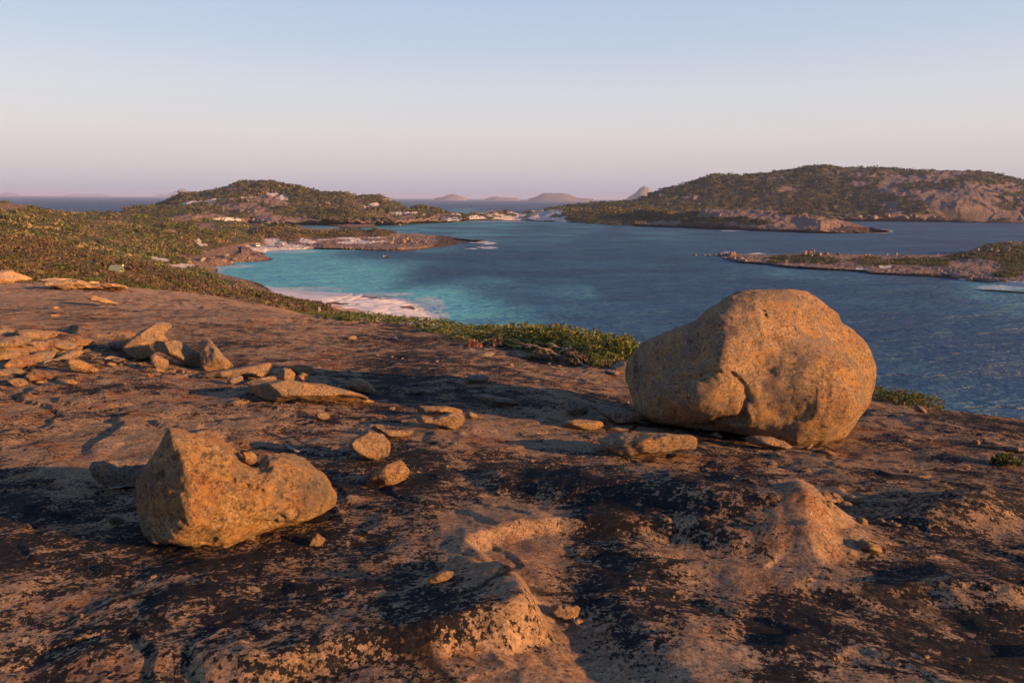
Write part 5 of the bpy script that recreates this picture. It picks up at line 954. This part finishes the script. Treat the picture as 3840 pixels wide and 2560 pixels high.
for k, (u, v, wpx) in enumerate([(705, 985, 34), (735, 990, 26), (760, 978, 40), (790, 968, 30), (800, 985, 30), (838, 978, 30), (850, 960, 34), (880, 970, 26), (905, 962, 24), (925, 955, 20), (935, 968, 18), (955, 960, 16), (970, 955, 14), (985, 958, 9), (870, 985, 16), (815, 955, 26), (690, 975, 20), (900, 982, 14)]):
    q = None
    for Y in np.linspace(200, 330, 60):
        c_ = at(float(u), float(v), Y)
        if c_[2] < HH(c_[:1], c_[1:2])[0]: q = c_; break
    if q is None: q = on_z(float(u), float(v), .5)
    s = wpx / FPX * q[1] / 2; o = bpy.data.objects.new('boulder', SHM[k % 8]); COL.objects.link(o); o.location = (q[0], q[1], q[2] - .25 * s); o.scale = (s, s * .9, s * .62); o.rotation_euler = (rs.uniform(-.2, .2), rs.uniform(-.2, .2), rs.uniform(0, 6)); tag(o, 'smooth boulder on the rocky point left of the cove', 'boulder', 'boulders on the rocky point left of the cove')
# lone rocks in the water off the island
for i, (u, v, wpx, lab) in enumerate(((2606, 958, 14, 'lone rock in the water farthest out from the right island'), (2642, 958, 12, 'second rock in the water out from the right island'), (2660, 960, 16, 'third rock in the water out from the right island'), (2682, 957, 18, 'rock in the water nearest the tip of the right island'), (1498, 846, 14, 'flat rock awash below the left headland'))):
    p = on_z(float(u), float(v), 0); s = wpx / FPX * p[1] / 2; o = bpy.data.objects.new('boulder', SHM[i]); COL.objects.link(o); o.location = p - np.array([0, 0, .1]); o.scale = (s, s, s * .7); tag(o, lab, 'rock')
# ------------------------------------------------------------------ hut, sign, vehicles, boats, people
def boxm(x0, x1, y0, y1, z0, z1, bev=0.0):
    import bmesh
    bm = bmesh.new(); bmesh.ops.create_cube(bm, size=1)
    for v in bm.verts: v.co = ((x0 + x1) / 2 + v.co.x * (x1 - x0), (y0 + y1) / 2 + v.co.y * (y1 - y0), (z0 + z1) / 2 + v.co.z * (z1 - z0))
    if bev: bmesh.ops.bevel(bm, geom=list(bm.edges), offset=bev, segments=2, affect='EDGES', profile=.7)
    me = bpy.data.meshes.new('box'); bm.to_mesh(me); bm.free(); return me
def part(name, me, mat, par): me.name = name; return link(name, me, mat, par)
def root(name, loc, rz, label, cat, group=None): e = bpy.data.objects.new(name, None); COL.objects.link(e); e.location = loc; e.rotation_euler = (0, 0, rz); tag(e, label, cat, group); return e
M_ROOF = plain('green_roof', (.16, .20, .135), .6, .3, .08, 3); M_WALL = plain('hut_wall', (.17, .19, .13), .8, .2, .1, 3); M_WHT = plain('white_paint', (.78, .77, .74), .5, .4, .04); M_BLK = plain('black_rubber', (.02, .02, .022), .7, .3, .1)
M_GLASS = plain('dark_glass', (.03, .035, .045), .12, .6, .1); M_SILV = plain('silver_paint', (.36, .38, .40), .35, .6, .05); M_DARKC = plain('dark_paint', (.04, .045, .055), .35, .6, .05); M_BLUE = plain('blue_canvas', (.04, .09, .34), .7, .2, .1)
M_ORNG = plain('orange_cover', (.62, .18, .05), .7, .2, .1); M_RED_ = plain('red_print', (.6, .09, .05), .6, .3, .05); M_GRN = plain('green_print', (.10, .30, .08), .6, .3, .05); M_LBL = plain('pale_blue_print', (.22, .45, .52), .6, .3, .05); M_PCH = plain('peach_print', (.75, .34, .17), .6, .3, .05)
M_SKIN = plain('skin', (.45, .26, .18), .6, .3, .08); M_SHIRT = plain('dark_shirt', (.05, .05, .07), .8, .2, .1); M_RSH = plain('red_shirt', (.24, .06, .05), .8, .2, .1)
# hut
t_ = at(427., 1009., 116.); e = root('toilet_hut', (t_[0], t_[1], t_[2] - 1.9), R(6), 'small hut with a green metal roof sunk in the heath', 'hut')
part('wall', boxm(-.85, .85, 0, 1.7, -1.2, 1.65), M_WALL, e)
v = [(-1.0, -.35, 1.45), (1.0, -.35, 1.45), (1.0, 1.1, 2.5), (-1.0, 1.1, 2.5), (-1.0, -.35, 1.39), (1.0, -.35, 1.39), (1.0, 1.1, 2.44), (-1.0, 1.1, 2.44)]
rf = part('roof', mesh_np('roof', v, [(0, 1, 2, 3), (7, 6, 5, 4), (0, 4, 5, 1), (1, 5, 6, 2), (2, 6, 7, 3), (3, 7, 4, 0)], False), M_ROOF, e)
for k in range(9): part('roof_rib', mesh_np('roof_rib', [(-.95 + k * .2375 + dx, y_, z_ + dz) for y_, z_ in ((-.33, 1.46), (1.08, 2.49)) for dx, dz in ((-.02, 0), (0, .03), (.02, 0))], [(0, 1, 4, 3), (1, 2, 5, 4)], False), M_ROOF, rf)
part('wall_back', boxm(-.85, .85, 1.1, 1.7, 1.6, 2.38), M_WALL, e)
tv, tf = tube([(1.08, 1.0, 0), (1.08, 1.0, 2.45)], .06, .06, 8); part('vent_pipe', mesh_np('vent_pipe', tv, tf), M_WALL, e); tv, tf = tube([(1.08, 1.0, 2.36), (1.08, 1.0, 2.42), (1.08, 1.0, 2.5), (1.08, 1.0, 2.56)], .15, .09, 10); part('vent_cap', mesh_np('vent_cap', tv, tf), M_WHT, e)
# information sign
t_ = at(1197., 1171., 111.); e = root('information_sign', (t_[0], t_[1] - .2, t_[2] - .6), R(-8), 'narrow white sign with coloured panels in the scrub above the cove', 'sign'); e.rotation_euler = (0, R(5), R(-8))
part('post', boxm(-.04, .04, .03, .09, -.6, 1.4), M_WALL, e); part('board', boxm(-.17, .17, 0, .025, .50, 1.48, .004), M_WHT, e)
for nm, m_, a in (('print_stripe', M_LBL, (-.13, -.015, 1.0, 1.40)), ('print_stripe', M_PCH, (.0, .14, 1.0, 1.40)), ('print_band', M_RED_, (-.15, .15, .86, .95)), ('print_panel', M_GRN, (-.14, .13, .58, .84)), ('print_bar', M_WHT, (-.06, .08, .73, .76))): part(nm, boxm(a[0], a[1], -.006 if nm != 'print_bar' else -.010, -.001, a[2], a[3]), m_, e)
# vehicles
def car(loc, rz, label, paint, tray=False, load=None, group=None):
    e = root('four_wheel_drive', loc, rz, label, 'car', group)
    b = part('body', boxm(-2.3, 2.3, -.92, .92, .55, 1.12, .1), paint, e); part('bonnet', boxm(1.15, 2.25, -.85, .85, 1.1, 1.22, .05), paint, b)
    c0, c1 = (-.6, 1.2) if tray else (-2.2, 1.2)
    v = [(c0, -.86, 1.1), (c1, -.86, 1.1), (c1, .86, 1.1), (c0, .86, 1.1), (c0 + .12, -.72, 1.82), (c1 - .6, -.72, 1.82), (c1 - .6, .72, 1.82), (c0 + .12, .72, 1.82)]
    part('cabin', mesh_np('cabin', v, [(3, 2, 1, 0), (4, 5, 6, 7), (0, 1, 5, 4), (1, 2, 6, 5), (2, 3, 7, 6), (3, 0, 4, 7)], False), paint, e)
    def pane(q, n): q = np.array(q, float); q = q + np.array(n) * .012; part('window', mesh_np('window', q, [(0, 1, 2, 3)], False), M_GLASS, e)
    pane([(c1 - .03, -.72, 1.16), (c1 - .03, .72, 1.16), (c1 - .53, .62, 1.74), (c1 - .53, -.62, 1.74)], (1, 0, .8))
    for s in (-1, 1): pane([(c0 + .2, s * .85, 1.18), (c1 - .2, s * .85, 1.18), (c1 - .62, s * .745, 1.74), (c0 + .28, s * .745, 1.74)], (0, s * 1.2, .2))
    part('bumper', boxm(2.28, 2.44, -.9, .9, .5, .75, .03), M_BLK, e)
    for s in (-1, 1): part('headlight', boxm(2.3, 2.345, s * .72 - .14, s * .72 + .14, .82, 1.02, .01), M_WHT, e)
    for x in (-1.4, 1.45):
        for s in (-1, 1):
            tv, tf = tube([(x, s * .95, .4), (x, s * .93, .4), (x, s * .70, .4), (x, s * .69, .4)], .4, .4, 16); q = join([(tv, tf)]); tv = q[0]; tv = np.r_[tv, [[x, s * .95, .4]]]; fc = [(i, (i + 1) % 16, 64, 64) for i in range(16)]
            wh = part('wheel', mesh_np('wheel', tv, np.r_[tf, np.array(fc)], True), M_BLK, e); part('rim', boxm(x - .18, x + .18, s * .955 - .01, s * .955 + .01, .22, .58, .005), M_SILV, wh)
    if load is not None: part('roof_load', boxm(-1.2, .5, -.62, .62, 1.86, 2.12, .08), load, e)
    if tray: part('tray', boxm(-2.3, -.65, -.9, .9, 1.12, 1.3, .03), paint, e)
    return e
def ground_on(name, u, v): return land_pt(name, u, v)
p = ground_on('rock_spit', 965, 925); car((p[0], p[1], p[2] - .04), R(-62), 'white off road car with an orange roof load parked on the beach of the spit', M_WHT, load=M_ORNG)
p = ground_on('rock_spit', 1048, 924); car((p[0], p[1], p[2] - .04), R(-12), 'silver off road car parked by the dunes of the spit', M_SILV)
p = ground_on('left_headland', 880, 834); car((p[0], p[1], p[2] - .04), R(-8), 'white pick up truck parked on the far beach', M_WHT, tray=True)
p = ground_on('left_headland', 862, 834); car((p[0], p[1], p[2] - .04), R(100), 'dark off road car left of the white truck on the far beach', M_DARKC)
p = ground_on('left_headland', 896, 834); car((p[0], p[1], p[2] - .04), R(60), 'dark off road car right of the white truck on the far beach', M_DARKC)
def gazebo(loc, label, wd=4.0):
    e = root('gazebo', loc, R(10), label, 'gazebo'); h_ = wd / 2
    v = [(-h_, -h_, 2.1), (h_, -h_, 2.1), (h_, h_, 2.1), (-h_, h_, 2.1), (0, 0, 2.9), (-h_, -h_, 1.85), (h_, -h_, 1.85), (h_, h_, 1.85), (-h_, h_, 1.85)]
    part('canopy', mesh_np('canopy', v, [(0, 1, 4, 4), (1, 2, 4, 4), (2, 3, 4, 4), (3, 0, 4, 4), (0, 5, 6, 1), (1, 6, 7, 2), (2, 7, 8, 3), (3, 8, 5, 0)], False), M_BLUE, e)
    for x in (-1, 1):
        for y in (-1, 1): part('leg', boxm(x * h_ * .97 - .03, x * h_ * .97 + .03, y * h_ * .97 - .03, y * h_ * .97 + .03, -.1, 2.1), M_SILV, e)
p = ground_on('left_headland', 884, 831); gazebo((p[0], p[1], p[2]), 'blue gazebo behind the white truck on the far beach', 3.4)
p = ground_on('left_headland', 1014, 834); gazebo((p[0], p[1], p[2]), 'blue gazebo under the pale cliff of the left headland', 4.2)
def person(loc, rz, label, mat, seated=False, group=None):
    if seated: J = {'pel': (0, 0, .1), 'ch': (0, .02, .45), 'nk': (0, .03, .6), 'hd': (0, .05, .78), 'shl': (-.18, .02, .52), 'ell': (-.26, .12, .3), 'hal': (-.16, .32, .22), 'shr': (.18, .02, .52), 'elr': (.26, .12, .3), 'har': (.16, .32, .22), 'hil': (-.1, .05, .1), 'knl': (-.13, .42, .2), 'fol': (-.13, .55, -.15), 'hir': (.1, .05, .1), 'knr': (.13, .42, .2), 'for': (.13, .55, -.15)}
    else: J = {'pel': (0, 0, .95), 'ch': (0, 0, 1.3), 'nk': (0, 0, 1.48), 'hd': (0, .02, 1.66), 'shl': (-.19, 0, 1.4), 'ell': (-.27, .02, 1.12), 'hal': (-.28, .1, .85), 'shr': (.19, 0, 1.4), 'elr': (.27, .02, 1.12), 'har': (.28, .1, .85), 'hil': (-.1, 0, .9), 'knl': (-.12, .03, .5), 'fol': (-.12, 0, .06), 'hir': (.1, 0, .9), 'knr': (.13, .05, .5), 'for': (.15, 0, .06)}
    E = [('pel', 'ch'), ('ch', 'nk'), ('nk', 'hd'), ('ch', 'shl'), ('shl', 'ell'), ('ell', 'hal'), ('ch', 'shr'), ('shr', 'elr'), ('elr', 'har'), ('pel', 'hil'), ('hil', 'knl'), ('knl', 'fol'), ('pel', 'hir'), ('hir', 'knr'), ('knr', 'for')]
    rad = {'pel': .15, 'ch': .16, 'nk': .06, 'hd': .1, 'sh': .075, 'el': .05, 'ha': .04, 'hi': .1, 'kn': .065, 'fo': .05}; ks = list(J)
    me = bpy.data.meshes.new('person'); me.from_pydata([J[k] for k in ks], [(ks.index(a), ks.index(b)) for a, b in E], []); o = link('person', me, mat, loc=loc); o.rotation_euler = (0, 0, rz)
    m = o.modifiers.new('skin', 'SKIN'); 
    for i, k in enumerate(ks): rr_ = rad.get(k) or rad[k[:2]]; me.skin_vertices[0].data[i].radius = (rr_, rr_)
    me.skin_vertices[0].data[0].use_root = True; o.modifiers.new('sub', 'SUBSURF').levels = 1; tag(o, label, 'person', group); return o
def hull(e, L, W, hgt, mat):
    n = 12; V = []
    for i in range(n + 1):
        t = i / n; x = -L / 2 + L * t; w_ = W / 2 * (1 - max(0, (t - .55) / .45) ** 2.2) + .02; V += [(x, -w_ * .6, -.12), (x, -w_, hgt + .12 * t * t), (x, -w_ + .12, hgt + .12 * t * t), (x, -w_ * .5, .02), (x, w_ * .5, .02), (x, w_ - .12, hgt + .12 * t * t), (x, w_, hgt + .12 * t * t), (x, w_ * .6, -.12)]
    i = np.arange((n + 1) * 8).reshape(-1, 8); j = np.roll(i, -1, 1); F = np.stack([i[:-1], j[:-1], j[1:], i[1:]], -1).reshape(-1, 4); F = np.r_[F, [(0, 1, 6, 7), (n * 8 + 7, n * 8 + 6, n * 8 + 1, n * 8)]]; part('hull', mesh_np('hull', V, F, False), mat, e)
    part('seat', boxm(-.3, -.05, -W * .4, W * .4, .12, .22), M_SILV, e); part('outboard_motor', boxm(-L / 2 - .25, -L / 2, -.12, .12, -.1, .62, .04), M_BLK, e)
p = on_z(1446., 966., 0); e = root('dinghy', tuple(p), R(172), 'little dinghy carrying people across the turquoise cove', 'boat'); hull(e, 2.6, 1.2, .32, M_DARKC)
for k, (dx, dy, mt, lab) in enumerate(((-.75, 0, M_WHT, 'person in a white top sitting at the left end of the dinghy'), (-.2, .2, M_PCH, 'person in a pale top sitting left of the middle of the dinghy'), (.35, -.1, M_RSH, 'person in a red top sitting right of the middle of the dinghy'), (.8, .1, M_SHIRT, 'person in dark clothes sitting at the right end of the dinghy'))): person((p[0] + dx, p[1] + dy, .16), R(90), lab, mt, True)
p = on_z(969., 848., 0); e = root('motor_boat', tuple(p), R(170), 'small dark motor boat off the far beach', 'boat'); hull(e, 3.0, 1.4, .6, M_DARKC); person((p[0] - .4, p[1], .05), R(90), 'person in dark clothes standing in the small motor boat', M_SHIRT)
for k, (u, lab, mt) in enumerate(((1034, 'person in a red top standing right of the far gazebo', M_RSH), (1041, 'person in a pale top standing rightmost at the far camp', M_PCH), (1022, 'person in dark clothes standing beside the far gazebo', M_SHIRT))):
    q = ground_on('left_headland', u, 835); person((q[0], q[1], q[2] - .02), R(180), lab, mt)
for k, u in enumerate((943, 950, 957, 965)):
    q = ground_on('rock_spit', u, 900 + k * .5); o = link('fence_post', boxm(-.06, .06, -.06, .06, -.3, 1.15, .01), M_TWIG, loc=(q[0], q[1], q[2])); tag(o, ('leftmost', 'second', 'third', 'rightmost')[k] + ' of the four short fence posts behind the white car on the spit', 'post', 'fence posts behind the white car')
